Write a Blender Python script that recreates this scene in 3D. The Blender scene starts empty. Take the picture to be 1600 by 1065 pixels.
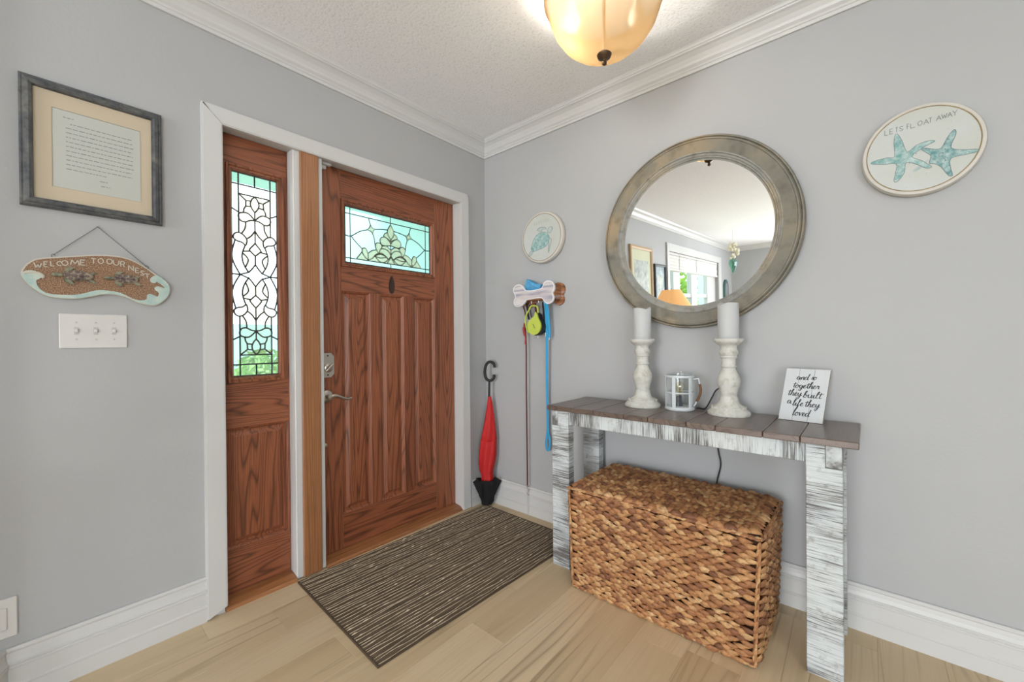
import bpy, bmesh, math, random
from mathutils import Vector, Matrix
from mathutils.geometry import delaunay_2d_cdt
random.seed(7)
SC = bpy.context.scene
COL = SC.collection
PI = math.pi
# ------------------------------------------------------------------ camera
cd = bpy.data.cameras.new('camera'); cam = bpy.data.objects.new('camera', cd); COL.objects.link(cam)
cd.sensor_fit = 'HORIZONTAL'; cd.sensor_width = 36.0; cd.lens = 36.0 * 640.506 / 1600.0
cd.clip_start = 0.02
_y, _p, _r = 0.7135726, -0.0045788, -0.0084814
F = Vector((-math.sin(_y) * math.cos(_p), math.cos(_y) * math.cos(_p), math.sin(_p)))
R = Vector((math.cos(_y), math.sin(_y), 0)); U = R.cross(F)
R2 = R * math.cos(_r) + U * math.sin(_r); U2 = -R * math.sin(_r) + U * math.cos(_r)
cam.matrix_world = Matrix(((R2.x, U2.x, -F.x, 1.98543), (R2.y, U2.y, -F.y, -2.01851), (R2.z, U2.z, -F.z, 1.10157), (0, 0, 0, 1)))
SC.camera = cam
# ------------------------------------------------------------------ world, added fill lights, exposure
w = bpy.data.worlds.new('sky'); SC.world = w; w.use_nodes = True
bg = w.node_tree.nodes['Background']; bg.inputs[0].default_value = (0.86, 0.94, 1.0, 1); bg.inputs[1].default_value = 3.4
def area(name, loc, rot, sx, sy, power, col):
    l = bpy.data.lights.new(name, 'AREA'); l.shape = 'RECTANGLE'; l.size = sx; l.size_y = sy; l.energy = power; l.color = col
    o = bpy.data.objects.new(name, l); COL.objects.link(o); o.location = loc; o.rotation_euler = rot
    return o
# added area lights filling the room through invented wall openings out of view
area('side_fill_light', (4.80, -5.0, 1.3), (0, PI / 2, 0), 2.3, 3.8, 40, (0.98, 0.99, 1.0))
area('rear_fill_light', (1.75, -9.0, 1.25), (PI / 2, 0, 0), 2.8, 2.6, 300, (0.985, 0.99, 1.0))
vs = SC.view_settings; vs.view_transform = 'Standard'; vs.look = 'None'; vs.exposure = 0.17; vs.gamma = 1.0; vs.use_curve_mapping = False
# ------------------------------------------------------------------ material helpers
class N:
    def __init__(s, name, rough=0.5, spec=0.5, metal=0.0):
        s.m = bpy.data.materials.new(name); s.m.use_nodes = True; s.t = s.m.node_tree
        s.b = s.t.nodes['Principled BSDF']; s.out = s.t.nodes['Material Output']
        s.b.inputs['Roughness'].default_value = rough; s.b.inputs['Specular IOR Level'].default_value = spec; s.b.inputs['Metallic'].default_value = metal
    def n(s, typ, **kw):
        x = s.t.nodes.new(typ)
        for k, v in kw.items(): setattr(x, k, v)
        return x
    def l(s, a, b): s.t.links.new(a, b)
    def put(s, sock, v):
        if hasattr(v, 'node'): s.l(v, sock)
        else: sock.default_value = v
    def base(s, c): s.put(s.b.inputs['Base Color'], c if hasattr(c, 'node') else (*c, 1))
    def coord(s, scale=(1, 1, 1), rnd=0.0, rot=(0, 0, 0), kind='Object'):
        tc = s.n('ShaderNodeTexCoord'); v = tc.outputs[kind]
        if rnd:
            oi = s.n('ShaderNodeObjectInfo'); a = s.n('ShaderNodeVectorMath', operation='MULTIPLY_ADD')
            cmb = s.n('ShaderNodeCombineXYZ')
            for i in range(3): s.l(oi.outputs['Random'], cmb.inputs[i])
            s.l(cmb.outputs[0], a.inputs[0]); a.inputs[1].default_value = (rnd, rnd * 1.7, rnd * 2.3); s.l(v, a.inputs[2]); v = a.outputs[0]
        mp = s.n('ShaderNodeMapping'); mp.inputs['Scale'].default_value = scale; mp.inputs['Rotation'].default_value = rot; s.l(v, mp.inputs[0])
        return mp.outputs[0]
    def noise(s, vec, scale=5, detail=3, rough=0.5, dist=0.0):
        x = s.n('ShaderNodeTexNoise'); s.l(vec, x.inputs['Vector']); x.inputs['Scale'].default_value = scale
        x.inputs['Detail'].default_value = detail; x.inputs['Roughness'].default_value = rough; x.inputs['Distortion'].default_value = dist
        return x.outputs['Fac']
    def math(s, op, a, b=0.0, c=0.0):
        x = s.n('ShaderNodeMath', operation=op)
        for i, v in enumerate((a, b, c)): s.put(x.inputs[i], v)
        return x.outputs[0]
    def ramp(s, fac, stops, interp='LINEAR'):
        x = s.n('ShaderNodeValToRGB'); s.put(x.inputs[0], fac); cr = x.color_ramp; cr.interpolation = interp
        while len(cr.elements) < len(stops): cr.elements.new(0.5)
        for e, (p, c) in zip(cr.elements, stops):
            e.position = p; e.color = (*c, 1) if not isinstance(c, (int, float)) else (c, c, c, 1)
        return x.outputs[0]
    def mix(s, f, a, b, mode='MIX'):
        x = s.n('ShaderNodeMix', data_type='RGBA', blend_type=mode)
        s.put(x.inputs[0], f)
        for i, v in ((6, a), (7, b)): s.put(x.inputs[i], v if hasattr(v, 'node') else (*v, 1))
        return x.outputs[2]
    def bump(s, h, strength=0.3, dist=0.01):
        x = s.n('ShaderNodeBump'); x.inputs['Strength'].default_value = strength; x.inputs['Distance'].default_value = dist
        s.l(h, x.inputs['Height']); s.l(x.outputs[0], s.b.inputs['Normal'])
    def rand(s):
        return s.n('ShaderNodeObjectInfo').outputs['Random']
MAT = {}
def plain(name, c, rough=0.5, spec=0.4, metal=0.0, var=0.0, vs=20):
    k = N(name, rough, spec, metal)
    if var:
        f = k.noise(k.coord(), vs, 4)
        k.base(k.mix(f, tuple(x * (1 - var) for x in c), tuple(min(1, x * (1 + var)) for x in c)))
    else: k.base(c)
    MAT[name] = k.m; return k.m
def paint_wall():
    k = N('wall_paint', 0.55, 0.25)
    v = k.coord(); f = k.noise(v, 3, 2); k.base(k.mix(f, (0.420, 0.424, 0.430), (0.440, 0.444, 0.450)))
    k.bump(k.noise(v, 90, 3), 0.12, 0.004); MAT['wall'] = k.m
paint_wall()
def popcorn():
    k = N('popcorn_ceiling', 0.9, 0.1); v = k.coord()
    a = k.noise(v, 95, 3, 0.6); f = k.ramp(a, [(0.32, (0.79, 0.80, 0.815)), (0.47, (0.91, 0.92, 0.94))]); k.base(f)
    k.bump(a, 0.35, 0.006); MAT['ceiling'] = k.m
popcorn()
plain('white_trim', (0.60, 0.60, 0.595), 0.35, 0.4, var=0.02, vs=4)
def wood(name, along, c_dark, c_mid, c_light, lines=20, rough=0.45, across=8, spec=0.3, line_c=None, stretch=0.07, line_w=0.26, rnd=9.0, pore=0.45, coat=0.5):
    k = N(name, rough, spec)
    sc = [across] * 3; sc[along] = across * stretch
    v = k.coord(tuple(sc), rnd)
    big = k.noise(v, 1.0, 1.5, 0.45, 0.3)
    con = k.math('PINGPONG', k.math('MULTIPLY', big, lines), 0.5)
    line = k.ramp(con, [(0.0, 1.0), (line_w * 0.5, 0.35), (line_w, 0.0)])
    sf = [260] * 3; sf[along] = 7
    pr = k.noise(k.coord(tuple(sf), rnd), 1.0, 2.0)
    tone = k.noise(k.coord(tuple(0.35 * q for q in sc), rnd), 1.0, 2.0)
    base = k.ramp(tone, [(0.3, c_mid), (0.7, c_light)])
    base = k.mix(k.math('MULTIPLY', k.ramp(pr, [(0.45, 0.0), (0.7, 1.0)]), pore), base, c_dark)
    col = k.mix(k.math('MULTIPLY', line, 0.75), base, line_c or c_dark)
    k.base(col); k.bump(k.math('SUBTRACT', 1.0, line), 0.08, 0.003)
    k.b.inputs['Coat Weight'].default_value = coat; k.b.inputs['Coat Roughness'].default_value = 0.4
    MAT[name] = k.m; return k.m
OD, OM, OL = (0.052, 0.016, 0.008), (0.262, 0.077, 0.032), (0.345, 0.115, 0.050)
wood('oak_vertical', 2, OD, OM, OL); wood('oak_horizontal', 1, OD, OM, OL)
wood('oak_panel', 2, OD, (0.268, 0.077, 0.031), (0.35, 0.114, 0.048), lines=26, stretch=0.075)
wood('mullion_fir', 2, (0.17, 0.07, 0.028), (0.34, 0.145, 0.058), (0.43, 0.195, 0.085), lines=22, across=12, stretch=0.02, rough=0.35)
wood('sill_wood', 1, (0.16, 0.055, 0.018), (0.32, 0.13, 0.045), (0.40, 0.17, 0.065), lines=8)
def floor_mat():
    k = N('light_oak_plank', 0.42, 0.35)
    v = k.coord((9, 0.5, 9), 13.0)
    big = k.noise(v, 1.0, 2.0, 0.5, 0.5)
    con = k.math('PINGPONG', k.math('MULTIPLY', big, 7), 0.5)
    line = k.ramp(con, [(0.0, 1.0), (0.10, 0.3), (0.22, 0.0)])
    soft = k.ramp(k.noise(k.coord((5, 0.5, 5), 21.0), 1.0, 2.0), [(0.40, 0.0), (0.72, 1.0)])
    patch = k.ramp(k.noise(k.coord((3, 0.9, 3), 5.0), 1.0, 1.0), [(0.42, 0.0), (0.62, 1.0)])
    fine = k.noise(k.coord((220, 5, 220), 3.0), 1.0, 2.0)
    c = k.mix(k.rand(), (0.66, 0.525, 0.340), (0.71, 0.575, 0.385))
    c = k.mix(k.math('MULTIPLY', soft, 0.7), c, (0.50, 0.37, 0.215))
    c = k.mix(k.math('MULTIPLY', k.math('MULTIPLY', line, patch), 0.8), c, (0.33, 0.235, 0.14))
    c = k.mix(k.math('MULTIPLY', k.ramp(fine, [(0.45, 0.0), (0.75, 1.0)]), 0.3), c, (0.48, 0.37, 0.24))
    k.base(c); k.bump(fine, 0.05, 0.002); MAT['plank'] = k.m
floor_mat()
def sawn(name, along):
    # whitewashed rough-sawn timber; the saw marks run across the length
    k = N(name, 0.75, 0.2)
    sc = [9.0] * 3; sc[along] = 330.0
    v = k.coord(tuple(sc), 7.0)
    marks = k.noise(v, 1.0, 4, 0.7)
    sp = [2.4] * 3; sp[along] = 6.0
    patch = k.noise(k.coord(tuple(sp), 3.0), 1.6, 3)
    thr = k.math('ADD', marks, k.math('MULTIPLY', k.math('SUBTRACT', patch, 0.5), 0.7))
    f = k.ramp(thr, [(0.36, 1.0), (0.48, 0.25), (0.60, 0.0)])
    paint = k.mix(k.noise(k.coord((4, 4, 4), 2.0), 2.0, 2), (0.55, 0.61, 0.65), (0.67, 0.69, 0.67))
    c = k.mix(k.math('MULTIPLY', f, 0.9), paint, (0.085, 0.072, 0.066))
    scuff = k.noise(k.coord((26, 26, 26), 5.0), 1.0, 5, 0.7)
    c = k.mix(k.ramp(scuff, [(0.56, 0.0), (0.70, 0.55)]), c, (0.20, 0.175, 0.17))
    k.base(c); k.bump(thr, 0.35, 0.004); MAT[name] = k.m
sawn('sawn_z', 2); sawn('sawn_x', 0); sawn('sawn_y', 1)
wood('walnut_top', 1, (0.050, 0.030, 0.022), (0.115, 0.074, 0.056), (0.165, 0.115, 0.090), lines=9, rough=0.33, spec=0.5, rnd=15)
def weathered(name, cols, stain, scale=4, rough=0.6, rot=(0, 0, 0)):
    k = N(name, rough, 0.3); v = k.coord(rot=rot)
    a = k.noise(v, scale, 5, 0.6, 0.6); b = k.noise(v, scale * 5, 4, 0.6)
    c = k.ramp(a, [(0.30, cols[0]), (0.5, cols[1]), (0.68, cols[2])])
    c = k.mix(k.math('MULTIPLY', k.ramp(b, [(0.5, 0.0), (0.72, 1.0)]), 0.6), c, stain)
    k.base(c); k.bump(b, 0.15, 0.004); MAT[name] = k.m
weathered('mirror_frame', [(0.15, 0.155, 0.14), (0.22, 0.205, 0.165), (0.34, 0.26, 0.16)], (0.075, 0.066, 0.05), 2.3, rot=(0, -PI / 2, 0))  # weathered grey; tan patches paint in warm lamp light, noise turned to place them
weathered('mirror_inner', [(0.24, 0.25, 0.235), (0.29, 0.285, 0.26), (0.36, 0.31, 0.23)], (0.12, 0.11, 0.09), 5)
weathered('pewter_frame', [(0.045, 0.045, 0.055), (0.085, 0.09, 0.095), (0.15, 0.15, 0.14)], (0.02, 0.02, 0.025), 14, 0.45)
weathered('chalk_white', [(0.54, 0.535, 0.49), (0.60, 0.595, 0.555), (0.63, 0.625, 0.595)], (0.33, 0.29, 0.21), 9, 0.6)
k = N('mirror_glass', 0.0, 0.5, 1.0); k.base((0.93, 0.94, 0.94)); MAT['mirror'] = k.m
plain('candle_wax', (0.52, 0.53, 0.535), 0.5, 0.3)
plain('black', (0.012, 0.012, 0.013), 0.5, 0.4); plain('black_cloth', (0.015, 0.015, 0.016), 0.85, 0.2)
plain('switch_white', (0.66, 0.65, 0.635), 0.3, 0.5); plain('toggle_grey', (0.52, 0.51, 0.49), 0.35)
plain('nickel', (0.55, 0.51, 0.45), 0.28, 0.5, 1.0); plain('bronze', (0.10, 0.06, 0.035), 0.4, 0.5, 0.7); plain('dark_oval', (0.05, 0.03, 0.025), 0.3)
plain('came', (0.045, 0.05, 0.055), 0.5, 0.4, 0.3)
plain('red_cloth', (0.50, 0.018, 0.018), 0.6, 0.3, var=0.12, vs=30)
plain('steel', (0.5, 0.5, 0.5), 0.3, 0.5, 1.0)
plain('lime', (0.52, 0.62, 0.10), 0.4); plain('blue_web', (0.05, 0.36, 0.66), 0.6, 0.2, var=0.1); plain('blue_bag', (0.10, 0.35, 0.60), 0.6, 0.2, var=0.3, vs=60)
plain('maroon', (0.10, 0.018, 0.016), 0.6); plain('red_clip', (0.38, 0.03, 0.03), 0.5)
def slatprint(name, c1, c2, c3, s=60):
    k = N(name, 0.6, 0.3); v = k.coord((5, 5, s), 0)
    f = k.noise(v, 1.0, 3); k.base(k.ramp(f, [(0.32, c1), (0.5, c2), (0.66, c3)])); MAT[name] = k.m
slatprint('bone_wood', (0.34, 0.33, 0.42), (0.60, 0.55, 0.55), (0.68, 0.66, 0.66)); slatprint('bone_back', (0.10, 0.045, 0.03), (0.36, 0.15, 0.06), (0.45, 0.40, 0.42), 40)
plain('bone_rim', (0.80, 0.80, 0.82), 0.5)
def sand():
    k = N('sand_brown', 0.9, 0.1); v = k.coord(); a = k.noise(v, 320, 2); b = k.noise(v, 9, 2)
    c = k.ramp(a, [(0.35, (0.12, 0.07, 0.045)), (0.5, (0.29, 0.185, 0.125)), (0.66, (0.46, 0.33, 0.24))])
    c = k.mix(k.math('MULTIPLY', b, 0.45), c, (0.33, 0.175, 0.09)); k.base(c); k.bump(a, 0.4, 0.002); MAT['sand'] = k.m
sand()
plain('sign_cream', (0.58, 0.55, 0.47), 0.5); 
def aqua_paint(name, a, b, s=18, rough=0.5):
    k = N(name, rough, 0.3); f = k.noise(k.coord(), s, 4, 0.6); k.base(k.ramp(f, [(0.35, a), (0.65, b)])); MAT[name] = k.m
aqua_paint('wave', (0.38, 0.53, 0.51), (0.54, 0.62, 0.555), 30)
aqua_paint('turtle_shell', (0.08, 0.055, 0.055), (0.22, 0.16, 0.15), 60); aqua_paint('turtle_skin', (0.10, 0.12, 0.09), (0.32, 0.32, 0.22), 60)
aqua_paint('scute_edge', (0.20, 0.17, 0.13), (0.42, 0.36, 0.27), 60)
aqua_paint('star_aqua', (0.16, 0.34, 0.335), (0.46, 0.57, 0.55), 70); aqua_paint('star_teal', (0.11, 0.27, 0.28), (0.40, 0.52, 0.51), 70); aqua_paint('star_pale', (0.34, 0.44, 0.43), (0.47, 0.53, 0.51), 40)
aqua_paint('plaque_face', (0.51, 0.525, 0.48), (0.53, 0.56, 0.555), 6, 0.35); plain('plaque_rim', (0.58, 0.55, 0.50), 0.45, var=0.05); aqua_paint('plaque_line', (0.22, 0.15, 0.06), (0.38, 0.28, 0.14), 25)
plain('ink_grey', (0.19, 0.22, 0.22), 0.7); plain('ink_faint', (0.38, 0.41, 0.39), 0.7); plain('ink_dark', (0.035, 0.035, 0.04), 0.7)
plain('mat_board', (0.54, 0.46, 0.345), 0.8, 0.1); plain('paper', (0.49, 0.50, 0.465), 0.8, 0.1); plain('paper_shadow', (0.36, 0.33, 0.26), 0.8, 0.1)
plain('sign_board', (0.60, 0.625, 0.64), 0.6, 0.2, var=0.04, vs=30); plain('board_edge', (0.36, 0.33, 0.26), 0.7)
def strands(name):
    k = N(name, 0.55, 0.3)
    g = k.n('ShaderNodeNewGeometry').outputs['Random Per Island']
    r = k.math('FRACT', k.math('ADD', g, k.rand()))
    c = k.ramp(r, [(0.0, (0.19, 0.082, 0.042)), (0.22, (0.34, 0.150, 0.066)), (0.5, (0.45, 0.215, 0.092)), (0.8, (0.56, 0.31, 0.135)), (1.0, (0.66, 0.42, 0.21))])
    f = k.noise(k.coord((9, 9, 9), 4.0), 9, 4); c = k.mix(k.ramp(f, [(0.4, 0.0), (0.75, 0.6)]), c, (0.11, 0.05, 0.03))
    k.base(c); k.bump(k.noise(k.coord((40, 40, 260), 1.0), 1.0, 2), 0.3, 0.003); MAT[name] = k.m
strands('hyacinth'); plain('basket_core', (0.045, 0.022, 0.012), 0.9, 0.1)
def rug():
    k = N('rug_brown', 0.95, 0.05); v = k.coord((160, 9, 1)); a = k.noise(v, 1.0, 3); b = k.noise(k.coord((500, 500, 500)), 1.0, 1)
    c = k.ramp(a, [(0.35, (0.10, 0.076, 0.055)), (0.65, (0.195, 0.15, 0.11))]); k.base(c); k.bump(b, 0.6, 0.003); MAT['rug'] = k.m
rug(); plain('rug_thread', (0.66, 0.56, 0.41), 0.9, 0.05, var=0.2, vs=60); plain('rug_edge', (0.09, 0.065, 0.045), 0.95, 0.05)
# glass: thin panes that let the daylight straight through
def glass(name, tint, gl, gcol=(1, 1, 1), rough=0.05, white=0.0, wc=(0.95, 0.95, 0.9)):
    k = N(name); t = k.t; t.nodes.remove(k.b)
    tr = k.n('ShaderNodeBsdfTransparent'); tr.inputs[0].default_value = (*tint, 1)
    g = k.n('ShaderNodeBsdfGlossy'); g.inputs['Roughness'].default_value = rough; g.inputs[0].default_value = (*gcol, 1)
    m = k.n('ShaderNodeMixShader'); m.inputs[0].default_value = gl; k.l(tr.outputs[0], m.inputs[1]); k.l(g.outputs[0], m.inputs[2]); o = m.outputs[0]
    if white:
        d = k.n('ShaderNodeBsdfTranslucent'); d.inputs[0].default_value = (*wc, 1)
        m2 = k.n('ShaderNodeMixShader'); m2.inputs[0].default_value = white; k.l(o, m2.inputs[1]); k.l(d.outputs[0], m2.inputs[2]); o = m2.outputs[0]
    k.l(o, k.out.inputs[0]); MAT[name] = k.m
glass('textured_glass', (0.93, 0.98, 0.98), 0.05, white=0.12); glass('bevel_edge', (0.98, 0.98, 0.96), 0.08, white=0.45); glass('bevel_centre', (0.66, 0.62, 0.50), 0.10, white=0.10)  # bevel glass: pale rims and beige centres paint in the bevels' refraction
glass('bevel_beige', (0.80, 0.74, 0.60), 0.10, white=0.55, wc=(0.62, 0.55, 0.42))
glass('clear_glass', (0.95, 0.97, 0.97), 0.03); glass('bulb_glass', (0.95, 0.90, 0.70), 0.15); glass('drop_glass', (0.18, 0.62, 0.52), 0.15)
def dome_glass():
    k = N('amber_dome'); t = k.t; t.nodes.remove(k.b)
    tl = k.n('ShaderNodeBsdfTranslucent'); tl.inputs[0].default_value = (0.115, 0.074, 0.034, 1)
    df = k.n('ShaderNodeBsdfDiffuse'); df.inputs[0].default_value = (0.50, 0.34, 0.17, 1)
    tr = k.n('ShaderNodeBsdfTransparent'); tr.inputs[0].default_value = (1.0, 0.95, 0.86, 1)
    gl = k.n('ShaderNodeBsdfGlossy'); gl.inputs['Roughness'].default_value = 0.2
    def mx(f, a, b):
        m = k.n('ShaderNodeMixShader'); m.inputs[0].default_value = f; k.l(a, m.inputs[1]); k.l(b, m.inputs[2]); return m.outputs[0]
    a = mx(0.45, tl.outputs[0], df.outputs[0]); a = mx(0.17, a, tr.outputs[0]); a = mx(0.05, a, gl.outputs[0])
    k.l(a, k.out.inputs[0]); MAT['dome'] = k.m
dome_glass()
def emit(name, c, s):
    k = N(name); k.t.nodes.remove(k.b); e = k.n('ShaderNodeEmission'); e.inputs[0].default_value = (*c, 1); e.inputs[1].default_value = s; k.l(e.outputs[0], k.out.inputs[0]); MAT[name] = k.m
emit('bulb_on', (1.0, 0.88, 0.65), 6.0)
def shade():
    k = N('lamp_shade', 0.8, 0.1); k.base((0.80, 0.50, 0.24)); k.b.inputs['Emission Color'].default_value = (1.0, 0.48, 0.16, 1); k.b.inputs['Emission Strength'].default_value = 0.45; MAT['lamp_shade'] = k.m
shade()
plain('exterior_aqua', (0.50, 0.76, 0.79), 0.7, 0.1); plain('exterior_white', (0.75, 0.75, 0.73), 0.7, 0.1); plain('concrete', (0.55, 0.53, 0.49), 0.9, 0.1, var=0.15, vs=3)
def leafy(name, a, b):
    k = N(name, 0.7, 0.2); k.base(k.mix(k.rand(), a, b)); MAT[name] = k.m
plain('grass', (0.34, 0.52, 0.22), 0.9, 0.05, var=0.4, vs=6); plain('leaf', (0.24, 0.42, 0.14), 0.7, 0.1, var=0.5, vs=8); plain('leaf_lime', (0.42, 0.60, 0.16), 0.7, 0.1, var=0.4, vs=8); plain('far_blue', (0.42, 0.64, 0.78), 0.6, 0.1); plain('bark', (0.2, 0.15, 0.1), 0.9, 0.1)
plain('gilt_frame', (0.52, 0.36, 0.20), 0.5); plain('art_cream', (0.66, 0.68, 0.52), 0.8, 0.1); aqua_paint('art_sea', (0.18, 0.22, 0.22), (0.50, 0.55, 0.48), 9); plain('black_frame', (0.03, 0.035, 0.04), 0.4); aqua_paint('art_blue', (0.16, 0.24, 0.30), (0.40, 0.48, 0.48), 14); plain('arch_teal', (0.05, 0.12, 0.12), 0.4); plain('blind', (0.70, 0.69, 0.67), 0.8, 0.1); plain('shell', (0.75, 0.70, 0.55), 0.5, 0.3); plain('rope_brown', (0.16, 0.08, 0.035), 0.8)
plain('basin_zinc', (0.62, 0.66, 0.68), 0.45, 0.4, 0.1, var=0.08, vs=30); plain('mesh_dark', (0.03, 0.035, 0.05), 0.6); plain('dark_wood', (0.08, 0.045, 0.03), 0.5)
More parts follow.
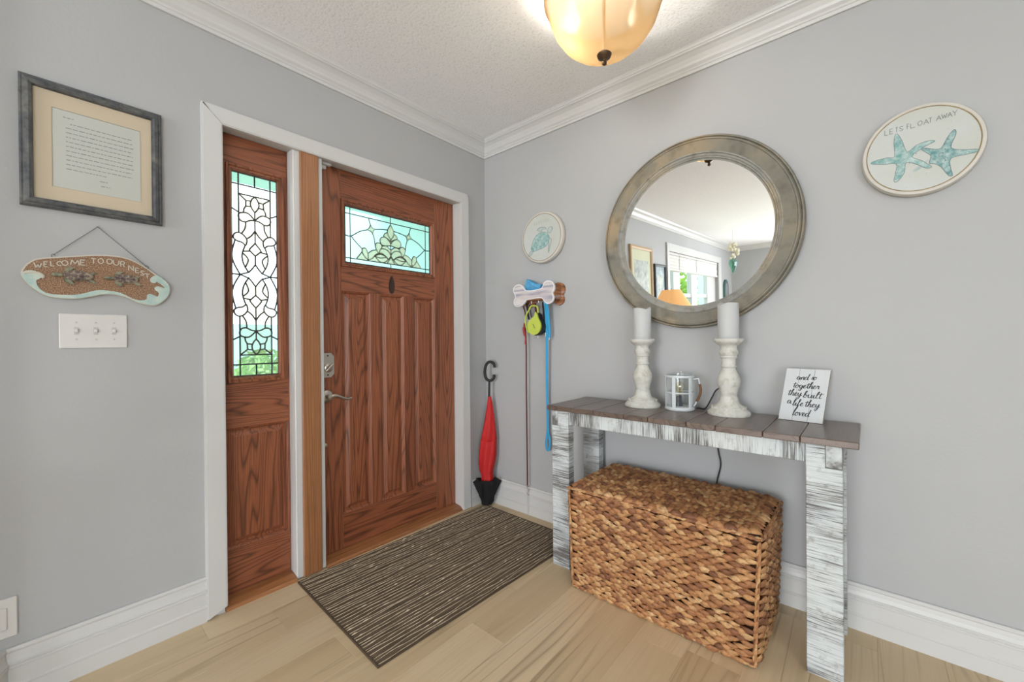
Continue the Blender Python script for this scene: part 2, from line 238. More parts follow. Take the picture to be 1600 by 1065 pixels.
# outlines traced in wall-plane metres
TR = {
 'sign_out': [[-2.0527,1.3129],[-2.0505,1.3291],[-2.041,1.348],[-2.0241,1.3649],[-2.0047,1.3726],[-1.9782,1.3787],[-1.9463,1.3861],[-1.9132,1.3938],[-1.8813,1.4],[-1.8483,1.4024],[-1.8195,1.4005],[-1.7899,1.39],[-1.7594,1.3705],[-1.7338,1.349],[-1.7104,1.3324],[-1.6971,1.3144],[-1.6942,1.2952],[-1.7005,1.2715],[-1.7171,1.2491],[-1.7377,1.2353],[-1.7606,1.237],[-1.7857,1.243],[-1.8075,1.2563],[-1.8287,1.2639],[-1.8547,1.2673],[-1.8801,1.2636],[-1.9048,1.2548],[-1.9312,1.247],[-1.9591,1.2451],[-1.9861,1.2473],[-2.0079,1.2556],[-2.027,1.2719],[-2.0436,1.2914]],
 'sign_wave': [[-2.0508,1.3163],[-2.0433,1.3261],[-2.0307,1.3293],[-2.0191,1.3258],[-2.0121,1.3175],[-2.0113,1.3094],[-2.0161,1.3023],[-2.0215,1.2985],[-2.0195,1.284],[-2.0132,1.2715],[-2.0014,1.261],[-1.9838,1.2574],[-1.9567,1.2578],[-1.9287,1.2617],[-1.9046,1.2722],[-1.8824,1.28],[-1.8597,1.2794],[-1.8365,1.2767],[-1.8181,1.2683],[-1.7993,1.2569],[-1.7774,1.2517],[-1.7605,1.2577],[-1.7603,1.2709],[-1.7517,1.2772],[-1.7374,1.2707],[-1.7301,1.2693],[-1.7271,1.2829],[-1.7372,1.2916],[-1.7386,1.301],[-1.7283,1.3069],[-1.7137,1.3013],[-1.7121,1.3053],[-1.7311,1.3226],[-1.737,1.3175],[-1.7485,1.319],[-1.7512,1.3301],[-1.7425,1.3423],[-1.728,1.3451],[-1.7119,1.3315],[-1.6986,1.3143],[-1.6963,1.2951],[-1.7026,1.2721],[-1.7183,1.251],[-1.7383,1.2379],[-1.7606,1.2396],[-1.7849,1.2456],[-1.8069,1.2586],[-1.8282,1.2661],[-1.8547,1.2695],[-1.88,1.2657],[-1.9052,1.2568],[-1.9312,1.2491],[-1.9591,1.2472],[-1.9856,1.2493],[-2.007,1.2576],[-2.0262,1.2736],[-2.0423,1.2928]],
 'sign_text': [[-2.0254,1.3371,-2.0103,1.3537],[-2.005,1.3439,-1.9972,1.3594],[-1.9907,1.3481,-1.9828,1.3624],[-1.9774,1.3508,-1.9682,1.3644],[-1.9668,1.3535,-1.9534,1.3688],[-1.9477,1.357,-1.9277,1.3734],[-1.9254,1.36,-1.9145,1.3763],[-1.9001,1.3685,-1.8889,1.3848],[-1.8836,1.3708,-1.8714,1.3873],[-1.8627,1.3718,-1.8497,1.3889],[-1.846,1.3704,-1.8328,1.3866],[-1.8278,1.3667,-1.8183,1.3839],[-1.8079,1.3553,-1.7955,1.3734],[-1.7902,1.35,-1.7804,1.366],[-1.7765,1.3423,-1.7666,1.3584],[-1.7654,1.3342,-1.7525,1.3488]],
 'sign_pts': [[-1.9376,1.3198],[-1.8176,1.3213],[-1.9832,1.3191],[-1.867,1.3197],[-1.9837,1.3856],[-1.7608,1.3741],[-1.8879,1.493]],
 'bone': [[0.3374,1.3965],[0.3411,1.4169],[0.365,1.4328],[0.3951,1.4325],[0.4181,1.4152],[0.4342,1.396],[0.4759,1.39],[0.5262,1.3932],[0.5569,1.4003],[0.5693,1.4236],[0.5935,1.4367],[0.6259,1.4301],[0.6432,1.407],[0.6429,1.3783],[0.6317,1.3635],[0.6396,1.3404],[0.6336,1.3169],[0.61,1.3031],[0.5862,1.3055],[0.5683,1.3237],[0.5502,1.3397],[0.4944,1.3387],[0.4433,1.3348],[0.4235,1.3158],[0.397,1.2996],[0.3635,1.299],[0.3433,1.3131],[0.3402,1.3366],[0.354,1.3564],[0.3508,1.3721]],
 'bag': [[0.4085,1.4068],[0.4121,1.4322],[0.4269,1.4656],[0.4643,1.4426],[0.4992,1.4291],[0.5335,1.4234],[0.524,1.3993]],
 'reel': [[0.4898,1.1775],[0.4363,1.2705],[0.488,1.3029],[0.5063,1.2469],[0.403,1.226],[0.4349,1.1383]],
 'leash_red': [[0.3926,1.2948],[0.3846,1.1705],[0.3907,1.1184],[0.3921,1.0664],[0.3926,0.9807]],
 'star1': [[2.0686,1.811],[2.081,1.7823],[2.0932,1.7407],[2.1161,1.7561],[2.1425,1.7626],[2.1618,1.7564],[2.1372,1.7458],[2.1053,1.7221],[2.1292,1.7001],[2.1526,1.6732],[2.1396,1.6713],[2.1133,1.6936],[2.0904,1.7039],[2.0862,1.6711],[2.0695,1.6451],[2.0598,1.6476],[2.064,1.6771],[2.0655,1.7072],[2.033,1.7145],[1.998,1.7264],[2.0128,1.7339],[2.0416,1.7352],[2.0614,1.7332],[2.0601,1.7737],[2.0616,1.8038]],
 'star2': [[2.208,1.779],[2.2092,1.7625],[2.1981,1.7232],[2.2272,1.7071],[2.2579,1.6994],[2.2555,1.6914],[2.2296,1.6905],[2.198,1.6874],[2.1967,1.6591],[2.2015,1.6308],[2.1916,1.6335],[2.1755,1.665],[2.1603,1.6802],[2.1474,1.6857],[2.1514,1.7084],[2.1423,1.7221],[2.128,1.7394],[2.1398,1.7395],[2.1579,1.7302],[2.1756,1.7284],[2.1882,1.7551],[2.2006,1.7761]],
 'star3': [[2.1475,1.7022],[2.1318,1.6772],[2.1105,1.6663],[2.1079,1.6745],[2.1212,1.682]],
 'float_text': [[2.0362,1.816,2.0448,1.8343],[2.049,1.8163,2.0575,1.8338],[2.0645,1.8181,2.0701,1.8345],[2.0742,1.8186,2.0839,1.8343],[2.0934,1.8197,2.0989,1.8373],[2.1024,1.8196,2.1137,1.8352],[2.1203,1.8217,2.1309,1.8365],[2.1343,1.8206,2.1465,1.8365],[2.1465,1.8229,2.1543,1.8385],[2.1645,1.8228,2.1759,1.8387],[2.1771,1.8256,2.1897,1.8402],[2.1909,1.8254,2.2008,1.8404],[2.202,1.8257,2.213,1.8431]],
 'tbody': [[0.5087,1.7425],[0.5443,1.7344],[0.5659,1.7076],[0.5613,1.6799],[0.5435,1.6543],[0.5032,1.6425],[0.4436,1.635],[0.4298,1.6499],[0.4395,1.6851],[0.4584,1.7186],[0.4861,1.7357]],
 'thead': [[0.5531,1.7382],[0.5621,1.7579],[0.5795,1.7635],[0.5924,1.7541],[0.5858,1.7395],[0.5705,1.7245]],
 'tflip1': [[0.4772,1.759],[0.5,1.7729],[0.5358,1.7681],[0.5445,1.754],[0.5179,1.7589],[0.5088,1.7461]],
 'tflip2': [[0.5637,1.7008],[0.5831,1.687],[0.5763,1.6598],[0.5673,1.6293],[0.5606,1.6125],[0.5588,1.6448],[0.5634,1.6725]],
 'ttail': [[0.4391,1.6485],[0.4106,1.6195],[0.4247,1.6101],[0.4483,1.6361]],
 'dw_v1': [[-0.9359,1.8104],[-0.9321,1.5088]],
 'dw_top': [[-0.9631,1.7709],[-0.6925,1.7722]],
 'dw_bot': [[-0.9656,1.5382],[-0.6896,1.5364]],
 'dw_cv1': [[-0.692,1.8157],[-0.6926,1.7625]],
 'dw_cv2': [[-0.6892,1.5775],[-0.69,1.5002]],
 'dw_l2': [[-0.8289,1.7715],[-0.8177,1.7369]],
 'dw_dia': [[-0.8177,1.7369],[-0.823,1.7197],[-0.8372,1.7054],[-0.8171,1.7023],[-0.8035,1.6887],[-0.7992,1.7081],[-0.7873,1.7174],[-0.8067,1.7206],[-0.8177,1.7369]],
 'dw_l3': [[-0.8372,1.7054],[-0.8816,1.6876],[-0.9305,1.6546],[-0.9643,1.655]],
 'dw_l4': [[-0.9305,1.6546],[-0.9015,1.6253],[-0.868,1.597]],
 'dw_l5': [[-0.7873,1.7174],[-0.7496,1.7249],[-0.7121,1.7289]],
 'dw_l6': [[-0.8035,1.6887],[-0.7946,1.6624],[-0.7898,1.6259]],
 'dw_marq': [[-0.6926,1.7625],[-0.7104,1.7302],[-0.7097,1.7016],[-0.6936,1.6756]],
 'dw_cst': [[-0.6936,1.6756],[-0.6908,1.5773]],
 'dw_p1': [[-0.7122,1.7154],[-0.7312,1.7023],[-0.7351,1.6873],[-0.718,1.6809],[-0.6948,1.6658]],
 'dw_p2': [[-0.6922,1.6494],[-0.7046,1.6689],[-0.7287,1.6847],[-0.7528,1.677],[-0.7598,1.6568],[-0.7479,1.6376],[-0.7239,1.6369],[-0.6923,1.6421]],
 'dw_p3': [[-0.7898,1.6259],[-0.7819,1.6427],[-0.761,1.6448],[-0.748,1.6281],[-0.7615,1.6047],[-0.7679,1.5872],[-0.7823,1.6038],[-0.7898,1.6259]],
 'dw_c1': [[-0.748,1.6305],[-0.7185,1.6354],[-0.6915,1.6157]],
 'dw_c2': [[-0.7615,1.6047],[-0.7482,1.6163],[-0.7134,1.6123],[-0.6918,1.5868]],
 'dw_c3': [[-0.7679,1.5872],[-0.7511,1.5898],[-0.7246,1.5771],[-0.7112,1.5623],[-0.6975,1.5739],[-0.6907,1.5869]],
 'dw_r1': [[-0.7823,1.6038],[-0.8081,1.5974],[-0.8346,1.5771]],
 'dw_r2': [[-0.7679,1.5872],[-0.7878,1.5772],[-0.8086,1.5532],[-0.834,1.5413]],
 'dw_k': [[-0.834,1.5413],[-0.8346,1.5771],[-0.8482,1.6034],[-0.867,1.5972],[-0.8672,1.5766],[-0.8512,1.5539],[-0.834,1.5413]],
 'dw_k2': [[-0.8706,1.5784],[-0.8986,1.5426]],
 'dw_m1': [[-0.7931,1.5685],[-0.7617,1.5835],[-0.7299,1.5778],[-0.7112,1.5623],[-0.733,1.5416],[-0.7622,1.541],[-0.7931,1.5685]],
 'dw_m2': [[-0.7931,1.5685],[-0.7619,1.5622],[-0.7219,1.5713]],
 'dw_t1': [[-0.6908,1.5773],[-0.7169,1.5366]]}
# ------------------------------------------------------------------ geometry helpers
class MB:
    """collects shapes into one mesh"""
    def __init__(s): s.v = []; s.f = []; s.mi = []
    def add(s, v, f, mi=0):
        o = len(s.v); s.v += [tuple(x) for x in v]; s.f += [tuple(i + o for i in q) for q in f]; s.mi += [mi] * len(f); return s
    def box(s, a, b, ch=0.0, mi=0):
        x0, y0, z0 = (min(p, q) for p, q in zip(a, b)); x1, y1, z1 = (max(p, q) for p, q in zip(a, b))
        bm = bmesh.new(); bmesh.ops.create_cube(bm, size=1.0)
        for v in bm.verts: v.co = Vector((x0 + (v.co.x + .5) * (x1 - x0), y0 + (v.co.y + .5) * (y1 - y0), z0 + (v.co.z + .5) * (z1 - z0)))
        if ch: bmesh.ops.bevel(bm, geom=bm.edges[:], offset=min(ch, .45 * min(x1 - x0, y1 - y0, z1 - z0)), segments=1, affect='EDGES', profile=0.5)
        return s.bm(bm, mi)
    def bm(s, bm, mi=0):
        bm.verts.index_update(); s.add([v.co.copy() for v in bm.verts], [[v.index for v in f.verts] for f in bm.faces], mi); bm.free(); return s
    def tube(s, pts, r, n=8, closed=False, cap=True, flat=1.0, mi=0):
        pts = [Vector(p) for p in pts]; m = len(pts); rr = r if isinstance(r, (list, tuple)) else [r] * m
        vs, fs = [], []; nrm = None
        for i in range(m):
            a = pts[(i - 1) % m] if (closed or i) else pts[i]; b = pts[(i + 1) % m] if (closed or i < m - 1) else pts[i]
            t = (b - a).normalized()
            if nrm is None:
                ref = Vector((0, 0, 1)) if abs(t.z) < .9 else Vector((0, 1, 0)); nrm = (ref - t * ref.dot(t)).normalized()
            else:
                nrm = nrm - t * nrm.dot(t); nrm = nrm.normalized() if nrm.length > 1e-6 else t.orthogonal().normalized()
            bi = t.cross(nrm)
            for j in range(n):
                an = 2 * PI * j / n; vs.append(pts[i] + (nrm * math.cos(an) + bi * math.sin(an) * flat) * rr[i])
        for i in range(m if closed else m - 1):
            k = (i + 1) % m
            for j in range(n): fs.append((i * n + j, i * n + (j + 1) % n, k * n + (j + 1) % n, k * n + j))
        if cap and not closed: fs += [tuple(range(n))[::-1], tuple((m - 1) * n + j for j in range(n))]
        return s.add(vs, fs, mi)
    def lathe(s, prof, c=(0, 0, 0), n=32, axis='z', mi=0, cap=True):
        vs, fs = [], []
        for r, h in prof:
            for j in range(n):
                a = 2 * PI * j / n; x, y = r * math.cos(a), r * math.sin(a)
                p = {'z': (x, y, h), 'y': (x, h, y), 'x': (h, x, y)}[axis]
                vs.append((c[0] + p[0], c[1] + p[1], c[2] + p[2]))
        m = len(prof)
        for i in range(m - 1):
            for j in range(n): fs.append((i * n + j, i * n + (j + 1) % n, (i + 1) * n + (j + 1) % n, (i + 1) * n + j))
        if cap:
            if prof[0][0] > 1e-5: fs.append(tuple(range(n))[::-1])
            if prof[-1][0] > 1e-5: fs.append(tuple((m - 1) * n + j for j in range(n)))
        return s.add(vs, fs, mi)
    def prism(s, poly, d0, d1, axis, mi=0):
        """polygon in the plane of a wall (axis 'x': (y,z) points, 'y': (x,z), 'z': (x,y)), extruded from d0 to d1"""
        P = {'x': lambda a, b, d: (d, a, b), 'y': lambda a, b, d: (a, d, b), 'z': lambda a, b, d: (a, b, d)}[axis]
        n = len(poly); vs = [P(a, b, d0) for a, b in poly] + [P(a, b, d1) for a, b in poly]
        fs = [tuple(range(n))[::-1], tuple(range(n, 2 * n))] + [(i, (i + 1) % n, n + (i + 1) % n, n + i) for i in range(n)]
        return s.add(vs, fs, mi)
    def seg(s, A, B, n2, prof, mA=0.0, mB=0.0):
        """moulding: profile (d out from wall, z) run from A to B with mitred ends"""
        A, B, n2 = Vector(A), Vector(B), Vector(n2); t = (B - A).normalized(); m = len(prof); vs = []
        for P, mm in ((A, mA), (B, mB)):
            for d, z in prof:
                q = P + n2 * d + t * (d * mm); vs.append((q.x, q.y, z))
        fs = [(i, (i + 1) % m, m + (i + 1) % m, m + i) for i in range(m)] + [tuple(range(m))[::-1], tuple(range(m, 2 * m))]
        return s.add(vs, fs)
def mesh_of(mb, name):
    me = bpy.data.meshes.new(name); me.from_pydata([tuple(v) for v in mb.v], [], mb.f)
    bm = bmesh.new(); bm.from_mesh(me)
    for f, i in zip(bm.faces, mb.mi): f.material_index = i
    bmesh.ops.recalc_face_normals(bm, faces=bm.faces[:]); bm.to_mesh(me); bm.free(); return me
def ob(name, mb, mats, parent=None, smooth=False, label=None, cat=None, group=None, kind=None):
    me = mb if isinstance(mb, bpy.types.Mesh) else mesh_of(mb, name)
    if not me.materials:
        for m in (mats if isinstance(mats, (list, tuple)) else [mats]): me.materials.append(MAT[m])
    o = bpy.data.objects.new(name, me); COL.objects.link(o)
    if parent:
        o.parent = parent; o.matrix_parent_inverse = Matrix.Translation(-parent.location) if parent.type == 'EMPTY' and not parent.parent else Matrix.Identity(4)
    if smooth:
        for p in me.polygons: p.use_smooth = True
        try: me.set_sharp_from_angle(angle=math.radians(smooth if smooth is not True else 45))
        except Exception: pass
    tag(o, label, cat, group, kind); return o
def tag(o, label=None, cat=None, group=None, kind=None):
    for k_, v_ in (('label', label), ('category', cat), ('group', group), ('kind', kind)):
        if v_: o[k_] = v_
def thing(name, loc, label, cat, group=None, kind=None):
    o = bpy.data.objects.new(name, None); COL.objects.link(o); o.location = loc; o.empty_display_size = .05; tag(o, label, cat, group, kind); return o
def smoothpath(pts, k=6, closed=False):
    pts = [Vector(p) for p in pts]; n = len(pts); out = []
    for i in range(n if closed else n - 1):
        g = lambda j: pts[j % n] if closed else pts[max(0, min(n - 1, j))]
        p0, p1, p2, p3 = g(i - 1), g(i), g(i + 1), g(i + 2)
        for q in range(k):
            t = q / k; out.append(.5 * ((2 * p1) + (p2 - p0) * t + (2 * p0 - 5 * p1 + 4 * p2 - p3) * t * t + (3 * p1 - p0 - 3 * p2 + p3) * t ** 3))
    if not closed: out.append(pts[-1])
    return out
def sp2(poly, k=4, closed=True): return [(p.x, p.y) for p in smoothpath([(a, b, 0) for a, b in poly], k, closed)]
def inset(poly, d):
    """move a polygon's outline inwards by d"""
    n = len(poly); ar = sum(poly[i][0] * poly[(i + 1) % n][1] - poly[(i + 1) % n][0] * poly[i][1] for i in range(n)); sg = 1 if ar > 0 else -1; out = []
    for i in range(n):
        p, q = Vector(poly[i - 1]), Vector(poly[(i + 1) % n]); t = (q - p); t = t.normalized() if t.length else Vector((1, 0)); out.append((poly[i][0] - t.y * d * sg, poly[i][1] + t.x * d * sg))
    return out
# stroke lettering -----------------------------------------------------
CAPS = {'W': [[(0, 1), (.25, 0), (.5, .75), (.75, 0), (1, 1)]], 'E': [[(1, 1), (0, 1), (0, 0), (1, 0)], [(0, .5), (.8, .5)]], 'L': [[(0, 1), (0, 0), (1, 0)]],
        'C': [[(1, .85), (.6, 1), (.15, .8), (0, .5), (.15, .2), (.6, 0), (1, .15)]], 'O': [[(.5, 1), (.1, .8), (0, .45), (.2, .08), (.55, 0), (.9, .2), (1, .55), (.85, .9), (.5, 1)]],
        'M': [[(0, 0), (.15, 1), (.5, .3), (.85, 1), (1, 0)]], 'T': [[(0, 1), (1, 1)], [(.5, 1), (.5, 0)]], 'U': [[(0, 1), (0, .35), (.3, 0), (.7, 0), (1, .35), (1, 1)]],
        'R': [[(0, 0), (0, 1), (.7, 1), (1, .8), (.7, .5), (0, .5)], [(.4, .5), (1, 0)]], 'N': [[(0, 0), (0, 1), (1, 0), (1, 1)]], 'S': [[(1, .85), (.5, 1), (.05, .78), (.4, .5), (.95, .25), (.5, 0), (0, .15)]],
        'F': [[(1, 1), (0, 1), (0, 0)], [(0, .5), (.8, .5)]], 'A': [[(0, 0), (.5, 1), (1, 0)], [(.2, .4), (.8, .4)]], 'Y': [[(0, 1), (.5, .5), (1, 1)], [(.5, .5), (.5, 0)]]}
CUR = {'a': ([[(.75, .8), (.4, 1), (.05, .6), (.15, .1), (.5, .1), (.78, .85), (.76, .25), (.9, 0), (1.15, .2)]], 1.05),
       'n': ([[(0, .2), (.14, .9), (.18, 0), (.3, .6), (.58, 1), (.74, .7), (.72, .2), (.9, 0), (1.1, .2)]], 1.0),
       'd': ([[(.75, .8), (.4, 1), (.05, .6), (.15, .1), (.5, .1), (.8, .9), (.95, 2.1), (.85, 1.2), (.8, .2), (.95, 0), (1.15, .2)]], 1.05),
       's': ([[(0, .2), (.42, 1.1), (.42, .7), (.62, .3), (.4, 0), (.1, .12)]], .75), 'o': ([[(.4, 1), (.05, .6), (.15, .1), (.5, 0), (.75, .5), (.6, .95), (.4, 1), (.7, .82), (1, .9)]], .95),
       't': ([[(.32, 1.75), (.25, .5), (.38, .02), (.7, .2)], [(-.15, 1.25), (.3, 1.32), (.85, 1.42)]], .62),
       'g': ([[(.75, .8), (.4, 1), (.05, .6), (.15, .15), (.5, .15), (.78, .9), (.75, -.4), (.45, -1), (.15, -.7), (.6, -.1), (1.1, .25)]], 1.0),
       'e': ([[(0, .3), (.45, .55), (.55, .9), (.33, 1), (.1, .6), (.2, .1), (.5, 0), (.85, .25)]], .78),
       'h': ([[(0, .1), (.4, 1.6), (.45, 2.1), (.25, 1.9), (.15, 0), (.3, .6), (.58, .95), (.72, .6), (.7, .15), (.85, 0), (1.05, .2)]], .98),
       'r': ([[(0, .2), (.2, 1.1), (.3, .85), (.6, .92), (.56, .3), (.7, 0), (.95, .2)]], .88), 'y': ([[(0, .7), (.1, 1), (.14, .3), (.4, .1), (.7, .9), (.76, .95), (.7, -.3), (.4, -1), (.1, -.7), (.5, -.15), (1.15, .3)]], 1.0),
       'b': ([[(0, .1), (.4, 1.6), (.4, 2.1), (.2, 1.8), (.15, .2), (.45, 0), (.75, .4), (.6, .9), (.35, .72), (.9, .75)]], .9),
       'u': ([[(0, .8), (.1, 1), (.12, .3), (.35, 0), (.65, .4), (.75, 1), (.75, .2), (.9, 0), (1.1, .2)]], 1.0), 'i': ([[(0, .3), (.15, .95), (.18, .2), (.35, 0), (.6, .2)], [(.2, 1.45), (.24, 1.4)]], .52),
       'l': ([[(0, .1), (.4, 1.6), (.4, 2.1), (.2, 1.8), (.15, .3), (.35, 0), (.65, .2)]], .55), 'f': ([[(0, .1), (.45, 1.6), (.45, 2.1), (.25, 1.8), (.2, -.6), (.25, -1), (.45, -.6), (.4, .1), (.8, .3)]], .7),
       'v': ([[(0, .8), (.1, 1), (.3, 0), (.6, .9), (.9, .92)]], .8)}
def strokes2d(strokes, width, k=4):
    """flat ribbons for pen strokes: list of quads strips in 2D"""
    out = []
    if k == 1: strokes = [[a, b] for st in strokes for a, b in zip(st[:-1], st[1:])]
    for st in strokes:
        pts = [(p.x, p.y) for p in smoothpath([(a, b, 0) for a, b in st], k)] if len(st) > 2 and k > 1 else st
        L, Rr = [], []
        for i in range(len(pts)):
            a, b = Vector(pts[max(0, i - 1)]), Vector(pts[min(len(pts) - 1, i + 1)]); t = b - a; t = t.normalized() if t.length else Vector((1, 0)); w_ = width(t) / 2 if callable(width) else width / 2
            L.append((pts[i][0] - t.y * w_, pts[i][1] + t.x * w_)); Rr.append((pts[i][0] + t.y * w_, pts[i][1] - t.x * w_))
        out.append((L, Rr))
    return out
def ribbons(mb, strips, to3, th):
    """strips -> thin raised ribbons; to3(a,b,h) maps into space"""
    for L, Rr in strips:
        n = len(L); vs = [to3(*p, th) for p in L] + [to3(*p, th) for p in Rr] + [to3(*p, 0) for p in L] + [to3(*p, 0) for p in Rr]; fs = []
        for i in range(n - 1):
            fs += [(i, i + 1, n + i + 1, n + i), (i, 2 * n + i, 2 * n + i + 1, i + 1), (n + i, n + i + 1, 3 * n + i + 1, 3 * n + i)]
        fs += [(0, n, 3 * n, 2 * n), (n - 1, 3 * n - 1, 4 * n - 1, 2 * n - 1)]
        mb.add(vs, fs)
# ------------------------------------------------------------------ the setting
CZ = 2.43
XW, YB, XE = -0.10, -7.37, 4.9      # rear part of the room: left wall, back wall, open side
ob('subfloor', MB().box((-.16, .12, -.06), (XE, YB, -.0125)), 'dark_wood', None, kind='structure').name = 'floor'
FL = bpy.data.objects['floor']; tag(FL, 'light oak plank floor running parallel to the front door', 'floor')
cache = {}
def plank(w_, l_):
    key = (round(w_, 3), round(l_, 3))
    if key not in cache:
        c = .0007; h = .012; x, y = w_ / 2 - .00015, l_ / 2 - .00015
        v = [(-x, -y, 0), (x, -y, 0), (x, y, 0), (-x, y, 0), (-x, -y, h - c), (x, -y, h - c), (x, y, h - c), (-x, y, h - c), (-x + c, -y + c, h), (x - c, -y + c, h), (x - c, y - c, h), (-x + c, y - c, h)]
        f = [(0, 3, 2, 1), (8, 9, 10, 11)] + [(i, (i + 1) % 4, 4 + (i + 1) % 4, 4 + i) for i in range(4)] + [(4 + i, 4 + (i + 1) % 4, 8 + (i + 1) % 4, 8 + i) for i in range(4)]
        cache[key] = mesh_of(MB().add(v, f), 'plank'); cache[key].materials.append(MAT['plank'])
    return cache[key]
PW, PL = .17, 1.22
offs = {5: -.923 + .0, 7: -.58}
i = 0
for c in range(-8, 22):
    x0, x1 = 1.33 + c * PW, 1.33 + (c + 1) * PW
    a, b = max(x0, -.12), min(x1, XE)
    if b - a < .01: continue
    st = {-3: -.923, -1: -.58 + .35, 0: -.58}.get(c, -random.random() * PL)
    y1 = .0
    cuts = [0.0]; y = st
    while y < -.15 if False else y > YB: cuts.append(y); y -= PL
    cuts.append(YB)
    for q0, q1 in zip(cuts[:-1], cuts[1:]):
        if q0 - q1 < .02: continue
        if x0 > 3.0 and q0 < -3.5: continue        # beyond anything seen: bare subfloor is never in view there
        o = ob('plank', plank(b - a, q0 - q1), 'plank', FL); o.location = ((a + b) / 2, (q0 + q1) / 2, -.012)
# walls
mb = MB().box((-.13, -2.125, 0), (0, -1.555, CZ)).box((-.13, -.205, 0), (0, .13, CZ)).box((-.13, -1.555, 2.012), (0, -.205, CZ))
ob('wall_left', mb, 'wall', kind='structure', label='grey painted wall holding the front door and sidelight', cat='wall')
ob('wall_right', MB().box((0, 0, 0), (XE, .13, CZ)), 'wall', kind='structure', label='grey painted wall behind the mirror and console table', cat='wall')
c1 = Vector((0, -2.125, 0)); c2 = Vector((.09, -2.173, 0)); c3 = Vector((.09, -2.30, 0))
ob('wall_jog', MB().prism([(0, -2.125), (.04, -2.146), (.04, -2.22), (-.10, -2.30), (-.13, -2.30), (-.13, -2.125)], 0, CZ, 'z'), 'wall', kind='structure', label='short angled grey wall end beside the light switch', cat='wall')
# rear left wall with window hole, back wall, far side wall
WY0, WY1, WZ0, WZ1 = -6.35, -3.80, .85, 2.055
mb = MB().box((XW - .15, WY1, 0), (XW, -2.30, CZ)).box((XW - .15, YB - .1, 0), (XW, WY0, CZ)).box((XW - .15, WY0, 0), (XW, WY1, WZ0)).box((XW - .15, WY0, WZ1), (XW, WY1, CZ))
ob('wall_rear_left', mb, 'wall', kind='structure', label='grey wall with wide window, seen in the round mirror', cat='wall')
ob('wall_back', MB().box((XW, YB - .1, 0), (.95, YB, CZ)).box((.95, YB - .1, 2.22), (2.75, YB, CZ)).box((2.75, YB - .1, 0), (XE, YB, CZ)), 'wall', kind='structure', label='far grey wall behind the camera with wide opening added for fill light', cat='wall')
ob('wall_side', MB().box((XE, -2.9, 0), (XE + .1, .13, CZ)).box((XE, YB, 2.4), (XE + .1, -2.9, CZ)).box((XE, YB - .1, 0), (XE + .1, -7.0, 2.4)), 'wall', kind='structure', label='side wall out of frame with wide opening added for fill light', cat='wall')
ob('ceiling', MB().box((-.16, .13, CZ), (XE + .1, YB - .1, CZ + .1)), 'ceiling', kind='structure', label='white popcorn textured ceiling', cat='ceiling')
# crown moulding and baseboards
CR = [(0, 2.335), (.010, 2.335), (.012, 2.347), (.016, 2.350), (.017, 2.357), (.022, 2.362), (.026, 2.366), (.030, 2.376), (.040, 2.392), (.054, 2.404), (.064, 2.409), (.066, 2.414), (.070, 2.416), (.074, 2.424), (.080, 2.43), (0, 2.43)]
BB = [(0, .173), (.010, .173), (.0135, .168), (.0135, .163), (.0105, .158), (.0125, .143), (.017, .131), (.0205, .128), (.0205, .124), (.0175, .121), (.0205, .118), (.0205, .114), (.0165, .111), (.0165, .064), (.0205, .060), (.0205, .056), (.019, .052), (.019, 0), (0, 0)]
ob('trim_1', MB().seg((0, 0), (0, -2.125), (1, 0), CR, 1, -.6), 'white_trim', kind='structure', label='white crown moulding above the front door', cat='crown moulding')
ob('trim_2', MB().seg((0, 0), (XE, 0), (0, -1), CR, 1, 0), 'white_trim', kind='structure', label='white crown moulding above the round mirror', cat='crown moulding')
ob('trim_3', MB().seg((XW, -2.30), (XW, YB), (1, 0), CR, 0, -1), 'white_trim', kind='structure', label='white crown moulding above the rear window, in the mirror', cat='crown moulding')
ob('trim_4', MB().seg((XW, YB), (XE, YB), (0, 1), CR, 1, 0), 'white_trim', kind='structure', label='white crown moulding on the far wall, in the mirror', cat='crown moulding')
ob('baseboard_left', MB().seg((0, -1.593), (0, -2.098), (1, 0), BB, 0, -.6), 'white_trim', kind='structure', label='tall moulded white baseboard left of the sidelight', cat='baseboard')
ob('baseboard_corner', MB().seg((0, 0), (0, -.160), (1, 0), BB, 1, 0), 'white_trim', kind='structure', label='short white baseboard piece between door casing and corner', cat='baseboard')
ob('baseboard_right', MB().seg((0, 0), (XE, 0), (0, -1), BB, 1, 0), 'white_trim', kind='structure', label='tall moulded white baseboard along the mirror wall', cat='baseboard')
d = Vector((.88, -.47)); nn = Vector((.47, .88))
ob('baseboard_angle', MB().seg((.0, -2.0985), (.06, -2.1305), (.47, .88), BB, .602, 0), 'white_trim', kind='structure', label='white baseboard turning the corner below the light switch', cat='baseboard')
# door casing, jambs, mullion, sills
cz0, cz1 = 1.978, 2.046
def casing(name, poly, lab):
    mb = MB().prism(poly, 0, .019, 'x'); mb.prism(inset(poly, .004), .019, .022, 'x')
    return ob(name, mb, 'white_trim', kind='structure', label=lab, cat='door casing')
casing('trim_5', [(-1.593, .004), (-1.524, .03), (-1.524, cz0), (-1.593, cz1)], 'white upright casing left of the sidelight')
casing('trim_6', [(-.238, 0.004), (-.170, .004), (-.170, cz1), (-.238, cz0)], 'white upright casing right of the front door')
casing('trim_7', [(-1.593, cz1), (-1.524, cz0), (-.238, cz0), (-.170, cz1)], 'white head casing over the front door and sidelight')
mb = MB().box((-.135, -1.555, 0), (.004, -1.530, 2.012)).box((-.135, -.230, 0), (.004, -.205, 2.012)).box((-.135, -1.530, 1.987), (.004, -.230, 2.012))
mb.box((-.135, -1.530, .0), (-.110, -1.515, 1.987)).box((-.135, -.245, 0), (-.113, -.230, 1.987)).box((-.135, -1.1, 1.972), (-.113, -.24, 1.987))
